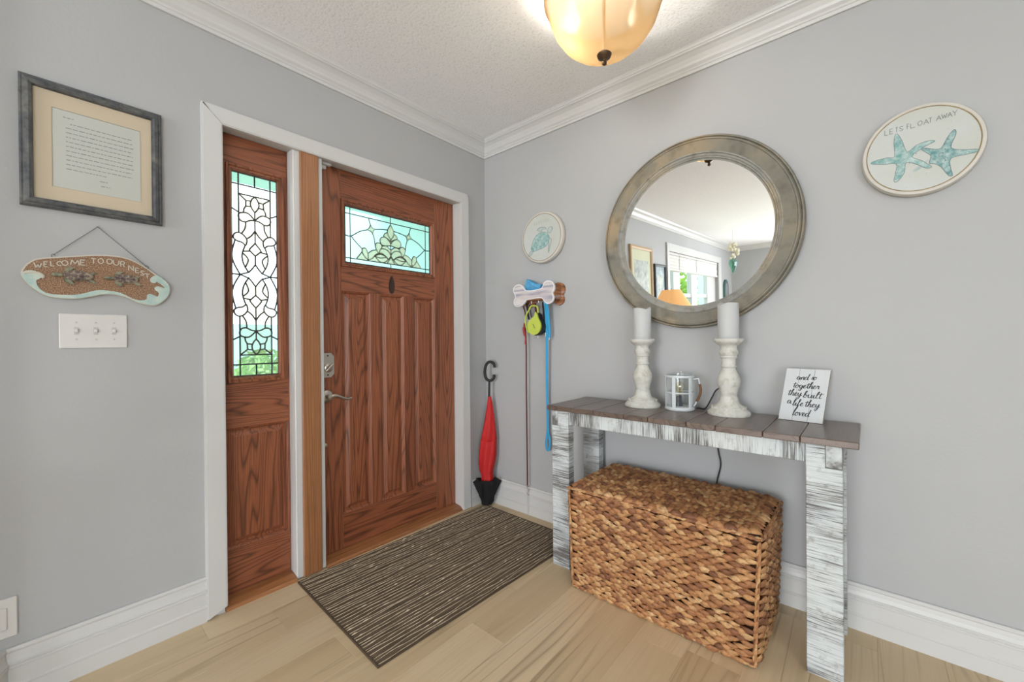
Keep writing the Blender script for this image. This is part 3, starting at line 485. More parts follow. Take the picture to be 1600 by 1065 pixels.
ob('trim_8', mb, 'white_trim', kind='structure', label='white door jamb lining the entry opening', cat='door jamb')
MU = thing('trim_9', (-.06, -1.18, 0), 'upright mullion post between sidelight and front door', 'mullion', kind='structure')
ob('post', MB().box((-.135, -1.249, .004), (.000, -1.114, 1.987), .003), 'white_trim', MU)
ob('facing_board', MB().box((.000, -1.222, .006), (.013, -1.137, 1.990), .003), 'mullion_fir', MU, label='orange fir facing board')
SP = [(-.135, .0), (-.135, .030), (-.062, .026), (-.030, .022), (.004, .014), (.011, .008), (.012, 0)]
def sill(name, y0, y1, lab):
    m = MB(); n = len(SP); m.add([(x, y0, z) for x, z in SP] + [(x, y1, z) for x, z in SP], [tuple(range(n)), tuple(range(n, 2 * n))[::-1]] + [(i, (i + 1) % n, n + (i + 1) % n, n + i) for i in range(n)])
    return ob(name, m, 'sill_wood', kind='structure', label=lab, cat='door sill')
sill('trim_10', -1.528, -1.251, 'orange-brown wooden sill under the sidelight'); sill('trim_11', -1.113, -.232, 'orange-brown wooden threshold under the front door')
# ------------------------------------------------------------------ leaded glass
def regions(segs, rect):
    """cut a rectangle into panes along the came lines"""
    x0, x1, y0, y1 = rect; vs = [Vector(q) for q in ((x0, y0), (x1, y0), (x1, y1), (x0, y1))]; es = [(0, 1), (1, 2), (2, 3), (3, 0)]
    for pl in segs:
        o = len(vs); vs += [Vector((min(max(a, x0), x1), min(max(b, y0), y1))) for a, b in pl]; es += [(o + i, o + i + 1) for i in range(len(pl) - 1)]
    vc, eo, fo, _, oe, _ = delaunay_2d_cdt(vs, es, [], 0, 1.5e-4)
    con = {tuple(sorted(e)) for e, q in zip(eo, oe) if q}; nb = {}
    for fi, f in enumerate(fo):
        for i in range(3): nb.setdefault(tuple(sorted((f[i], f[(i + 1) % 3]))), []).append(fi)
    seen, out = set(), []
    for fi in range(len(fo)):
        if fi in seen: continue
        st, comp = [fi], []
        seen.add(fi)
        while st:
            q = st.pop(); comp.append(q); f = fo[q]
            for i in range(3):
                e = tuple(sorted((f[i], f[(i + 1) % 3])))
                if e in con: continue
                for r in nb[e]:
                    if r not in seen: seen.add(r); st.append(r)
        tris = [[(vc[k].x, vc[k].y) for k in fo[q]] for q in comp]
        ar = sum(abs((t[1][0] - t[0][0]) * (t[2][1] - t[0][1]) - (t[2][0] - t[0][0]) * (t[1][1] - t[0][1])) / 2 for t in tris)
        if ar > 6e-5: out.append((ar, tris))
    return out
def knit(segs, tol=.006):
    """carry each came end on to the line it is meant to meet"""
    def near(p, skip):
        best = (tol, None)
        for k_, q in enumerate(segs):
            if k_ == skip: continue
            for a, b in zip(q[:-1], q[1:]):
                A, B = Vector(a), Vector(b); d_ = B - A; L2 = d_.length_squared
                t = max(0, min(1, (p - A).dot(d_) / L2)) if L2 else 0; c = A + d_ * t; e = (c - p).length
                if e < best[0]: best = (e, c)
        return best[1]
    ends = []
    for k_, q in enumerate(segs):
        ends.append((near(Vector(q[0]), k_), near(Vector(q[-1]), k_)))
    out = []
    for q, (a, b) in zip(segs, ends): out.append(([tuple(a)] if a is not None else []) + list(q) + ([tuple(b)] if b is not None else []))
    return out
def leaded(parent, segs, rect, xg, motif, came_r=.0026, cm='bevel_centre'):
    segs = knit(segs)
    G = ob('leaded_glass', MB().box((xg - .003, rect[0] - .006, rect[2] - .006), (xg + .003, rect[0] + .002, rect[3] + .006)).box((xg - .003, rect[1] - .002, rect[2] - .006), (xg + .003, rect[1] + .006, rect[3] + .006)).box((xg - .003, rect[0], rect[2] - .006), (xg + .003, rect[1], rect[2] + .002)).box((xg - .003, rect[0], rect[3] - .002), (xg + .003, rect[1], rect[3] + .006)), 'came', parent, label='leaded decorative glass with dark came lines')
    for ar, tris in regions(segs, rect):
        cx = sum(t[0][0] + t[1][0] + t[2][0] for t in tris) / (3 * len(tris)); cy = sum(t[0][1] + t[1][1] + t[2][1] for t in tris) / (3 * len(tris))
        bm = bmesh.new(); d_ = {}
        for t in tris:
            vv = []
            for p in t:
                kk = (round(p[0], 5), round(p[1], 5))
                if kk not in d_: d_[kk] = bm.verts.new((xg, p[0], p[1]))
                vv.append(d_[kk])
            if len(set(vv)) == 3:
                try: bm.faces.new(vv)
                except ValueError: pass
        if not bm.faces: bm.free(); continue
        bmesh.ops.recalc_face_normals(bm, faces=bm.faces[:])
        if bm.faces[0].normal.x < 0: bmesh.ops.reverse_faces(bm, faces=bm.faces[:])
        mot = motif(cx, cy, ar)
        if mot:
            r_ = bmesh.ops.inset_region(bm, faces=bm.faces[:], thickness=min(.006, .13 * math.sqrt(ar)), use_even_offset=True)
            ring = set(r_['faces'])
            for f in bm.faces: f.material_index = 0 if f in ring else 1
            for f in bm.faces:
                if f not in ring:
                    for v in f.verts: v.co.x = xg + .003
        me = bpy.data.meshes.new('pane'); bm.to_mesh(me); bm.free()
        for mm in (('bevel_edge', cm) if mot else ('textured_glass',)): me.materials.append(MAT[mm])
        o = bpy.data.objects.new('pane', me); COL.objects.link(o); o.parent = G
    mb = MB()
    for pl in segs: mb.tube([(xg, a, b) for a, b in pl], came_r, 6)
    ob('came_lines', mb, 'came', G)
    return G
def mirror_paths(paths, cx):
    return [list(p) for p in paths] + [[(2 * cx - a, b) for a, b in p] for p in paths]
# raised-panel joinery
def panel(parent, y0, y1, z0, z1, xf, name='panel', m='oak_panel'):
    o = .0; mb = MB(); xb = xf - .014
    def ring(a, xa, b, xb_):
        p = lambda i, x: [(x, y0 + i, z0 + i), (x, y1 - i, z0 + i), (x, y1 - i, z1 - i), (x, y0 + i, z1 - i)]
        mb.add(p(a, xa) + p(b, xb_), [(i, (i + 1) % 4, 4 + (i + 1) % 4, 4 + i) for i in range(4)])
    ring(0, xf, .004, xf - .003); ring(.004, xf - .003, .008, xf - .005); ring(.008, xf - .005, .014, xb); ring(.014, xb, .022, xb); ring(.022, xb, .040, xf - .004)
    i = .040; mb.add([(xf - .004, y0 + i, z0 + i), (xf - .004, y1 - i, z0 + i), (xf - .004, y1 - i, z1 - i), (xf - .004, y0 + i, z1 - i)], [(0, 1, 2, 3)])
    return ob(name, mb, m, parent)
def frame_ring(parent, y0, y1, z0, z1, wd, prof, name='moulding', m='oak_vertical'):
    """picture-frame moulding: prof = [(inset, x)]"""
    mb = MB()
    for (a, xa), (b, xb_) in zip(prof[:-1], prof[1:]):
        p = lambda i, x: [(x, y0 + i, z0 + i), (x, y1 - i, z0 + i), (x, y1 - i, z1 - i), (x, y0 + i, z1 - i)]
        mb.add(p(a, xa) + p(b, xb_), [(i, (i + 1) % 4, 4 + (i + 1) % 4, 4 + i) for i in range(4)])
    return ob(name, mb, m, parent)
XF = -.065
# front door
DR = thing('door_1', (-.085, -.69, .028), 'dark oak front door with leaded glass window and three raised panels', 'door', kind='structure')
dy0, dy1, dz0, dz1 = -1.135, -.234, .028, 1.985
wy0, wy1, wz0, wz1 = -.99, -.39, 1.488, 1.832
P = [(-.992, -.829), (-.772, -.617), (-.552, -.390)]; pz0, pz1 = .206, 1.360
xb = -.110
for a, b in ((dy0, -.992), (-.390, dy1)): ob('stile', MB().box((xb, a, dz0), (XF, b, dz1), .001), 'oak_vertical', DR)
for a, b in ((dz0, pz0), (pz1, wz0), (wz1, dz1)): ob('rail', MB().box((xb, -.992, a), (XF, -.390, b), .0006), 'oak_horizontal', DR)
for a, b in ((-.829, -.772), (-.617, -.552)): ob('muntin', MB().box((xb, a, pz0), (XF, b, pz1), .0006), 'oak_vertical', DR)
for a, b in P: panel(DR, a, b, pz0, pz1, XF)
ob('core', MB().box((-.108, dy0 + .01, dz0 + .005), (-.084, dy1 - .01, wz0 - .01)), 'oak_vertical', DR)
frame_ring(DR, wy0 - .004, wy1 + .004, wz0 - .004, wz1 + .004, 0, [(0, XF), (.002, XF + .009), (.010, XF + .010), (.014, XF + .004), (.020, XF + .004), (.024, XF - .006), (.030, XF - .013)], 'window_moulding')
GX = -.078
gy0, gy1, gz0, gz1 = wy0 + .026, wy1 - .026, wz0 + .026, wz1 - .026
dcx = -.6915
DW = {k_[3:]: v_ for k_, v_ in TR.items() if k_.startswith('dw_')}
DW = {k_: [(dcx if abs(a - dcx) < .004 else a, b) for a, b in v_] for k_, v_ in DW.items()}
half = [sp2(DW[q], 4, False) for q in ('l3', 'l5', 'l6', 'marq', 'p1', 'p2', 'p3', 'c1', 'c2', 'c3', 'r1', 'r2', 'k', 'm1', 'm2')] + [DW['l2'], DW['dia'], DW['l4'], DW['k2'], DW['t1']]
segs = mirror_paths(half + [[(-.935, gz0), (-.935, gz1)]], dcx) + [[(gy0, 1.7715), (gy1, 1.7715)], [(gy0, 1.5372), (gy1, 1.5372)], [(dcx, gz1), (dcx, 1.7625)], [(dcx, 1.6756), (dcx, 1.5773)], [(dcx, 1.5372), (dcx, gz0)]]
motif = lambda y, z, ar: ar < .0034 and 1.5372 < z < 1.768 and abs(y - dcx) < .21 and (abs(y - dcx) < .05 + (1.76 - z) * .8 or abs(abs(y - dcx) - .126) < .03 and z > 1.68)
leaded(DR, segs, (gy0, gy1, gz0, gz1), GX, motif, .0026, 'bevel_beige')
# door furniture
DB = ob('deadbolt', MB().prism([(-1.106, .935), (-1.090, .918), (-1.056, .918), (-1.040, .935), (-1.040, 1.022), (-1.056, 1.040), (-1.090, 1.040), (-1.106, 1.022)], XF, XF + .012, 'x'), 'nickel', DR, label='satin nickel deadbolt plate')
ob('thumb_turn', MB().lathe([(.022, 0), (.022, .010), (.016, .014), (0, .015)], (XF + .012, -1.073, .966), 20, 'x').tube([(XF + .03, -1.088, .953), (XF + .034, -1.073, .968), (XF + .03, -1.056, .985)], [.006, .0085, .006], 8), 'nickel', DB, True)
ob('screw', MB().lathe([(.004, 0), (.004, .003), (0, .004)], (XF + .012, -1.073, 1.026), 10, 'x'), 'bronze', DB); ob('screw', MB().lathe([(.004, 0), (.004, .003), (0, .004)], (XF + .012, -1.073, .930), 10, 'x'), 'bronze', DB)
LV = ob('lever_handle', MB().lathe([(.034, 0), (.034, .006), (.028, .012), (.012, .016), (.011, .045), (.013, .052), (0, .054)], (XF, -1.078, .823), 24, 'x'), 'nickel', DR, True, label='satin nickel wave lever')
ob('lever', MB().tube(smoothpath([(XF + .046, -1.078, .823), (XF + .048, -1.05, .826), (XF + .047, -1.02, .815), (XF + .045, -.99, .804), (XF + .044, -.965, .807)]), [.011] * 7 + [.008] * 6 + [.006] * 6 + [.005] * 6, 10, flat=.7), 'nickel', LV, True)
ob('peg_button', MB().lathe([(.011, 0), (.011, .006), (.006, .010), (0, .010)], (XF, -1.087, .578), 16, 'x'), 'nickel', DR, True)
ov = [(-.697 + .017 * math.cos(t) * (1 - .25 * math.sin(t)), 1.416 + .050 * math.sin(t)) for t in [2 * PI * i / 28 for i in range(28)]]
PV = ob('viewer_cover', MB().prism(ov, XF, XF + .006, 'x'), 'dark_oval', DR, True, label='dark oval peephole cover')
ob('viewer_dome', MB().prism(inset(ov, .005), XF + .006, XF + .012, 'x'), 'dark_oval', PV, True)
SN = thing('door_sensor', (-.05, -1.09, 1.955), 'small white alarm sensor at the top corner of the front door', 'sensor')
ob('magnet', MB().box((XF, -1.110, 1.955), (XF + .018, -1.072, 1.972), .003), 'switch_white', SN); ob('switch_body', MB().box((XF + .006, -1.110, 1.974), (XF + .03, -1.050, 1.987), .003), 'switch_white', SN)
# sidelight
SL = thing('window_1', (-.085, -1.38, .028), 'narrow oak sidelight with leaded glass beside the front door', 'sidelight', kind='structure')
sy0, sy1 = -1.530, -1.249; ly0, ly1, lz0, lz1 = -1.494, -1.268, .925, 1.862
qy0, qy1, qz0, qz1 = -1.508, -1.254, .215, .731
for a, b in ((sy0, -1.508), (-1.254, sy1)): ob('stile', MB().box((xb, a, dz0), (XF, b, dz1), .0006), 'oak_vertical', SL)
for a, b in ((dz0, qz0), (qz1, lz0), (lz1, dz1)): ob('rail', MB().box((xb, -1.508, a), (XF, -1.254, b), .0006), 'oak_horizontal', SL)
for a, b in ((-1.508, ly0), (ly1, -1.254)): ob('stile', MB().box((xb, a, lz0), (XF, b, lz1), .0006), 'oak_vertical', SL)
panel(SL, qy0, qy1, qz0, qz1, XF)
ob('core', MB().box((-.108, sy0 + .004, dz0 + .005), (-.084, sy1 - .004, lz0 - .01)), 'oak_vertical', SL)
frame_ring(SL, ly0 - .002, ly1 + .002, lz0 - .002, lz1 + .002, 0, [(0, XF), (.002, XF + .009), (.010, XF + .010), (.014, XF + .003), (.020, XF + .003), (.024, XF - .006), (.028, XF - .013)], 'window_moulding')
hx, hz = .0895, .442; cyy, czz = -1.3815, 1.3935
q4 = [[(-.70, 1.0), (-.70, .41)], [(-1, .889), (0, .889)], [(0, 1), (0, .889)], [(-.70, .796), (0, .796)], [(-.70, .796), (-.38, .741), (-.19, .745)], [(-.38, .741), (-.395, .684), (-.47, .655), (-.5, .612)], [(-.18, .69), (-.395, .684)],
      sp2([(0, .794), (-.12, .765), (-.19, .716), (-.12, .67), (0, .638)], 4, False), [(0, .638), (0, .326)], sp2([(0, .557), (-.31, .617), (-.643, .607), (-.714, .571), (-.62, .534), (-.43, .526), (-.21, .549), (0, .557)], 4, False),
      [(-.70, .612), (-1, .644)], sp2([(-.405, .526), (-.43, .465), (-.586, .405)], 4, False), sp2([(0, .45), (-.167, .397), (-.35, .362)], 4, False),
      sp2([(-.43, .292), (-.57, .318), (-.786, .328), (-.93, .352), (-.90, .39), (-.74, .412), (-.524, .397), (-.367, .355), (-.38, .31), (-.43, .292)], 4, False),
      sp2([(-.87, .328), (-.985, .22), (-.95, .123), (-.667, .0)], 5, False), sp2([(-.44, .292), (-.57, .2), (-.52, .113), (-.31, .03), (-.2, .0)], 5, False)[:-4],
      sp2([(0, .326), (-.24, .262), (-.22, .243), (0, .198)], 4, False), [(0, .198), (0, .11)], [(-.56, .231), (-.22, .243)], sp2([(-.55, .215), (-.31, .156), (-.45, .07)], 4, False), sp2([(0, .11), (-.167, .06), (-.31, .03), (-.667, .0)], 4, False), [(-1, 0), (-.667, 0)]]
ss = []
for pl in q4:
    for su in (1, -1):
        for sw in (1, -1): ss.append([(cyy + a * su * hx, czz + b * sw * hz) for a, b in pl])
mot2 = lambda y, z, ar: ar < .0040 and abs(y - cyy) < hx * .80 and abs(z - czz) < hz * .888 and not (.42 < abs(z - czz) / hz < .60 and abs(y - cyy) > hx * .55)
leaded(SL, ss, (cyy - hx, cyy + hx, czz - hz, czz + hz), GX, mot2, .0032)
# ------------------------------------------------------------------ ceiling lamp
def dome_lamp(x, y, lab, power):
    T = thing('ceiling_light', (x, y, CZ), lab, 'ceiling light')
    pr = [(0, -.318), (.03, -.316), (.075, -.306), (.115, -.286), (.15, -.256), (.178, -.215), (.194, -.170), (.205, -.130), (.213, -.122), (.214, -.117), (.203, -.118)]
    ob('glass_bowl', MB().lathe([(r, CZ + h) for r, h in pr], (x, y, 0), 48, cap=False), 'dome', T, True, label='amber alabaster glass bowl')
    ob('canopy', MB().lathe([(0, CZ), (.075, CZ), (.075, CZ - .012), (.05, CZ - .03), (.012, CZ - .035), (.012, CZ - .315)][0:5] + [(0, CZ - .036)], (x, y, 0), 32), 'bronze', T, True)
    ob('stem', MB().tube([(x, y, CZ - .03), (x, y, CZ - .318)], .006, 10), 'bronze', T, True)
    ob('finial', MB().lathe([(0, CZ - .314), (.02, CZ - .316), (.026, CZ - .322), (.022, CZ - .332), (.008, CZ - .338), (.006, CZ - .343), (.009, CZ - .349), (.008, CZ - .356), (0, CZ - .359)], (x, y, 0), 24), 'bronze', T, True)
    for k_, (bx, by) in enumerate(((-.085, -.075), (.095, .06))):
        b = ob('bulb', MB().lathe([(0, CZ - .235), (.02, CZ - .232), (.031, CZ - .21), (.026, CZ - .185), (.013, CZ - .165), (.013, CZ - .14), (0, CZ - .14)], (x + bx, y + by, 0), 16), 'bulb_on' if k_ == 0 else 'switch_white', T, True)
        l = bpy.data.lights.new('bulb_light', 'POINT'); l.energy = power[k_]; l.color = (1.0, .93, .82); l.shadow_soft_size = .034
        lo = bpy.data.objects.new('bulb_light', l); COL.objects.link(lo); lo.location = (x + bx, y + by, CZ - .212); lo.parent = T; lo.matrix_parent_inverse = Matrix.Translation(-T.location)
    return T
dome_lamp(1.283, -.693, 'amber glass dome ceiling light with bronze finial, lit', (62, 6))
# ------------------------------------------------------------------ items on the door wall
PF = thing('picture_frame', (0.012, -1.884, 1.735), 'letter in a distressed pewter frame with cream mat, above the turtle sign', 'framed letter')
fy0, fy1, fz0, fz1 = -2.053, -1.714, 1.532, 1.939
def rect_ring(y0, y1, z0, z1, prof):
    mb = MB()
    for (a, xa), (b, xb_) in zip(prof[:-1], prof[1:]):
        p = lambda i, x: [(x, y0 + i, z0 + i), (x, y1 - i, z0 + i), (x, y1 - i, z1 - i), (x, y0 + i, z1 - i)]
        mb.add(p(a, xa) + p(b, xb_), [(i, (i + 1) % 4, 4 + (i + 1) % 4, 4 + i) for i in range(4)])
    return mb
ob('frame', rect_ring(fy0, fy1, fz0, fz1, [(0, .001), (0, .016), (.004, .020), (.008, .019), (.012, .023), (.020, .025), (.026, .021), (.028, .014), (.029, .010)]), 'pewter_frame', PF)
mb = MB()
for z in (fz0 + .0265, fz1 - .0265):
    for q in range(64): mb.box((.016, fy0 + .028 + q * .00442, z - .0012), (.0205, fy0 + .0305 + q * .00442, z + .0012))
for y in (fy0 + .0265, fy1 - .0265):
    for q in range(78): mb.box((.016, y - .0012, fz0 + .028 + q * .0045), (.0205, y + .0012, fz0 + .0305 + q * .0045))
ob('beading', mb, 'pewter_frame', PF, kind='stuff')
ob('mat_board', MB().box((.003, fy0 + .026, fz0 + .026), (.010, fy1 - .026, fz1 - .026)), 'mat_board', PF)
ly = (-1.983, -1.773); lz = (1.606, 1.858)
LT = ob('letter', MB().box((.010, ly[0], lz[0]), (.0112, ly[1], lz[1])), 'paper', PF, label='typed letter on white paper')
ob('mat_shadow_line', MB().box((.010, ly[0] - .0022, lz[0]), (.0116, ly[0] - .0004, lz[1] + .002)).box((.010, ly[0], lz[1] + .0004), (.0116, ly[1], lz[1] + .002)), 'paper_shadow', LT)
mb = MB(); rr = random.Random(3)
def typed(y, z, yend):
    while y < yend:
        w_ = rr.uniform(.004, .014); mb.box((.0112, y, z - .0009), (.0116, min(y + w_, yend), z + .0009 + rr.random() * .0006)); y += w_ + .0026
typed(-1.960, 1.836, -1.936); typed(-1.944, 1.818, -1.795)
for q in range(9): typed(-1.954, 1.803 - q * .0148, -1.792 + rr.uniform(-.004, .002))
typed(-1.954, 1.670, -1.86); typed(-1.877, 1.650, -1.858); typed(-1.874, 1.634, -1.852)
ob('typed_text', mb, 'ink_grey', LT, kind='stuff')
# turtle welcome sign
SG = thing('welcome_sign', (0.01, -1.875, 1.32), 'kidney-shaped sandy turtle sign reading WELCOME TO OUR NEST, hung on chain', 'sign')
so = sp2(TR['sign_out'], 3)
BD = ob('board', MB().prism(so, .001, .014, 'x'), 'sign_cream', SG)
ob('sand_field', MB().prism(inset(so, .004), .014, .0155, 'x'), 'sand', BD)
ob('wave', MB().prism(sp2(TR['sign_wave'], 2), .014, .0175, 'x'), 'wave', BD, label='pale aqua painted waves')
def wave_band(pts, r): return MB().tube(smoothpath([(.0175, a, b) for a, b in pts], 4), r, 6, flat=.5)
ob('wave_crest', wave_band([(-2.047, 1.318), (-2.034, 1.323), (-2.018, 1.322), (-2.007, 1.314), (-2.011, 1.307)], .004), 'sign_cream', BD, True)
mb = MB(); to3 = lambda a, b, h: (.0155 + h, a, b); cosw = .0042
for ch, (y0, z0, y1, z1) in zip('WELCOMETOOURNEST', TR['sign_text']):
    ribbons(mb, strokes2d([[(y0 + a * (y1 - y0), z0 + b * (z1 - z0)) for a, b in st] for st in CAPS[ch]], .0024, 3 if ch in 'COUSR' else 1), to3, .0012)
ob('lettering', mb, 'sign_cream', BD, label='hand-lettered WELCOME TO OUR NEST')
def turtle(c, s, lab):
    cy_, cz_ = c
    P2 = lambda a, b, h: (.0155 + h * s, cy_ + a * s, cz_ + b * s)
    mb = MB(); vs, fs = [], []; n, m = 20, 6
    for i in range(m + 1):
        t = i / m
        for j in range(n):
            an = 2 * PI * j / n; rx = .0335 * (1 + .12 * math.cos(an)) * math.sin(t * PI / 2) ** .8; vs.append(P2(rx * math.cos(an + PI) * (-1), .0168 * math.sin(an) * math.sin(t * PI / 2) ** .8, .012 * math.cos(t * PI / 2) + .002))
    for i in range(m):
        for j in range(n): fs.append((i * n + j, i * n + (j + 1) % n, (i + 1) * n + (j + 1) % n, (i + 1) * n + j))
    mb.add(vs, fs); sh = ob('turtle', mb, 'scute_edge', SG, True, label=lab)
    # scutes
    sc = MB()
    for a, b, q in [(-.018, 0, .006), (-.005, 0, .0068), (.009, 0, .0066), (.021, 0, .005), (-.013, .009, .005), (.001, .0095, .0055), (.014, .0085, .0048), (-.013, -.009, .005), (.001, -.0095, .0055), (.014, -.0085, .0048), (-.025, .004, .003), (-.025, -.005, .003)]:
        q *= 1.22; hh = .0145 - 5.0 * (a * a) - 22 * (b * b)
        hh = max(hh, .0035); sc.add([P2(a + q * math.cos(t), b + .8 * q * math.sin(t), hh - .002) for t in [2 * PI * i / 6 for i in range(6)]] + [P2(a + .8 * q * math.cos(t), b + .62 * q * math.sin(t), hh + .0012) for t in [2 * PI * i / 6 for i in range(6)]], [(i, (i + 1) % 6, 6 + (i + 1) % 6, 6 + i) for i in range(6)] + [tuple(range(6, 12))])
    ob('shell_scutes', sc, 'turtle_shell', sh, kind='stuff')
    ob('head', MB().tube([P2(-.030, .0, .004), P2(-.040, -.001, .007), P2(-.047, -.001, .007), P2(-.052, -.002, .004)], [.005 * s, .006 * s, .0055 * s, .002 * s], 8), 'turtle_skin', sh, True)
    for pl in ([(-.026, .010), (-.022, .022), (-.012, .026), (-.004, .023), (-.013, .015)], [(-.028, -.010), (-.022, -.022), (-.012, -.028), (-.005, -.026), (-.012, -.014)], [(.024, .010), (.036, .014), (.044, .013), (.034, .006)], [(.020, -.012), (.034, -.019), (.046, -.021), (.032, -.009)]):
        n = len(pl); ob('flipper', MB().add([P2(a, b, .001) for a, b in pl] + [P2(a, b, .005) for a, b in pl], [tuple(range(n, 2 * n))] + [(i, (i + 1) % n, n + (i + 1) % n, n + i) for i in range(n)]), 'turtle_skin', sh)
turtle((-1.934, 1.322), 1.08, 'left relief turtle with brown shell'); turtle((-1.818, 1.3235), 1.0, 'right relief turtle with brown shell')
def chain(a, b, link=.0042):
    mb = MB(); a, b = Vector(a), Vector(b); L = (b - a).length; n = int(L / link); t = (b - a) / L; up = Vector((1, 0, 0)); sd = t.cross(up)
    for i in range(n):
        c = a + t * (L * (i + .5) / n); e = up if i % 2 else sd
        mb.tube([c + t * (.62 * link * math.cos(q)) + e * (.0013 * math.sin(q)) for q in [2 * PI * j / 6 for j in range(6)]], .00055, 4, closed=True)
    return mb
ob('chain', chain((.012, -1.9845, 1.385), (.010, -1.884, 1.494)), 'pewter_frame', SG); ob('chain', chain((.010, -1.882, 1.494), (.012, -1.760, 1.376)), 'pewter_frame', SG)
ob('hook', MB().tube([(.012, -1.988, 1.374), (.012, -1.9885, 1.384), (.012, -1.984, 1.387), (.012, -1.9805, 1.383)], .0011, 6), 'pewter_frame', SG); ob('hook', MB().tube([(.012, -1.756, 1.366), (.012, -1.755, 1.376), (.012, -1.760, 1.379), (.012, -1.763, 1.374)], .0011, 6), 'pewter_frame', SG)
ob('nail', MB().tube([(0, -1.883, 1.496), (.014, -1.883, 1.496)], .002, 8), 'steel', SG)
# light switches
SW = thing('light_switch', (0, -1.893, 1.14), 'white triple toggle switch plate below the turtle sign', 'light switch')
ob('plate', MB().box((0, -1.975, 1.083), (.006, -1.812, 1.198), .0025), 'switch_white', SW)
for y in (-1.936, -1.8905, -1.846):
    ob('toggle_slot', MB().box((.006, y - .0055, 1.128), (.0065, y + .0055, 1.154)), 'toggle_grey', SW)
    ob('toggle', MB().box((.0062, y - .0042, 1.136), (.0155, y + .0042, 1.147), .0015), 'switch_white', SW)
    for z in (1.113, 1.169): ob('screw', MB().lathe([(.003, 0), (.003, .001), (0, .0014)], (.006, y, z), 10, 'x'), 'toggle_grey', SW)
S2 = thing('rocker_switch', (0, -2.09, .265), 'white rocker switch plate low on the wall at the left edge', 'light switch')
ob('plate', MB().box((0, -2.123, .205), (.006, -2.068, .326), .0025), 'switch_white', S2)
ob('rocker', MB().box((.006, -2.115, .232), (.010, -2.0885, .299), .002), 'switch_white', S2)
# ------------------------------------------------------------------ console table
TB = thing('console_table', (1.383, -.20, 0), 'whitewashed rough-sawn console table with dark plank top', 'console table')
TZ = .778
xs = [.800, .950, 1.054, 1.202, 1.307, 1.459, 1.562, 1.713, 1.819, 1.968]
for a, b in zip(xs[:-1], xs[1:]):
    e = .004 * (random.random() - .5)
    pb = ob('top_plank', MB().box((a + .0008, -.396 + e, TZ - .022), (b - .0008, -.026, TZ + .0012 * (random.random() - .5)), .0022), 'walnut_top', TB)
lx = [(.816, .911), (1.832, 1.927)]
for i_, (a, b) in enumerate(lx):
    cut = (a, a + .036) if i_ == 0 else (b - .044, b)
    for j_, (y0, y1) in enumerate(((-.374, -.326), (-.082, -.034))):
        mb = MB().box((a, y0, 0), (b, y1, TZ - .098), .002)
        if j_ == 0: mb.box((cut[1] if i_ == 0 else a, y0, TZ - .098), (b if i_ == 0 else cut[0], y1, TZ - .022), .0015)
        else: mb.box((a, y0, TZ - .098), (b, y1, TZ - .022))
        ob('leg', mb, 'sawn_z', TB)
    c0, c1_ = cut
    ob('side_apron', MB().box((c0 + .001, -.3735, TZ - .096), (c1_ - .001, -.083, TZ - .022), .0015), 'sawn_y', TB)
ob('front_apron', MB().box((.911, -.368, .690), (1.832, -.345, TZ - .022), .002), 'sawn_x', TB)
ob('back_apron', MB().box((.911, -.062, .690), (1.832, -.040, TZ - .022), .002), 'sawn_x', TB)
# ------------------------------------------------------------------ woven chest
BK = thing('woven_chest', (1.347, -.27, 0), 'lidded water hyacinth basket chest under the console table', 'basket')
bx0, bx1, by0, by1, bz = .978, 1.716, -.468, -.072, .428
tp = .016
body = MB().add([(bx0 + tp, by0 + .0, .006), (bx1 - tp, by0, .006), (bx1 - tp, by1, .006), (bx0 + tp, by1, .006), (bx0, by0, bz), (bx1, by0, bz), (bx1, by1, bz), (bx0, by1, bz)], [(0, 3, 2, 1), (0, 1, 5, 4), (1, 2, 6, 5), (2, 3, 7, 6), (3, 0, 4, 7)])
BO = ob('body', body, 'basket_core', BK)
LD = ob('lid', MB().box((bx0 - .004, by0 - .004, bz + .004), (bx1 + .004, by1, bz + .016), .004), 'basket_core', BK)
def strand_mesh(i):
    r_ = random.Random(i); L, H, D_ = .030 + r_.uniform(-.003, .006), .0138 + r_.uniform(-.002, .002), .0085
    vs, fs = [], []; n, m = 6, 6; bend = r_.uniform(-.003, .003)
    for a in range(m + 1):
        t = -1 + 2 * a / m; w_ = max(.03, (1 - abs(t) ** 1.7)) ** .9
        for j in range(n):
            an = 2 * PI * j / n + .35 * t
            vs.append((t * L, math.cos(an) * H * w_ + bend * (1 - t * t), math.sin(an) * D_ * w_ + .011 * math.cos(t * PI / 2) - .004 + .006 * math.cos(an) * w_))
    for a in range(m):
        for j in range(n): fs.append((a * n + j, a * n + (j + 1) % n, (a + 1) * n + (j + 1) % n, (a + 1) * n + j))
    fs += [tuple(range(n))[::-1], tuple(m * n + j for j in range(n))]
    return MB().add(vs, fs)
SM = [strand_mesh(i) for i in range(10)]; SMe = []
for q in SM:
    me = mesh_of(q, 'strand'); me.materials.append(MAT['hyacinth'])
    for p_ in me.polygons: p_.use_smooth = True
    SMe.append(me)
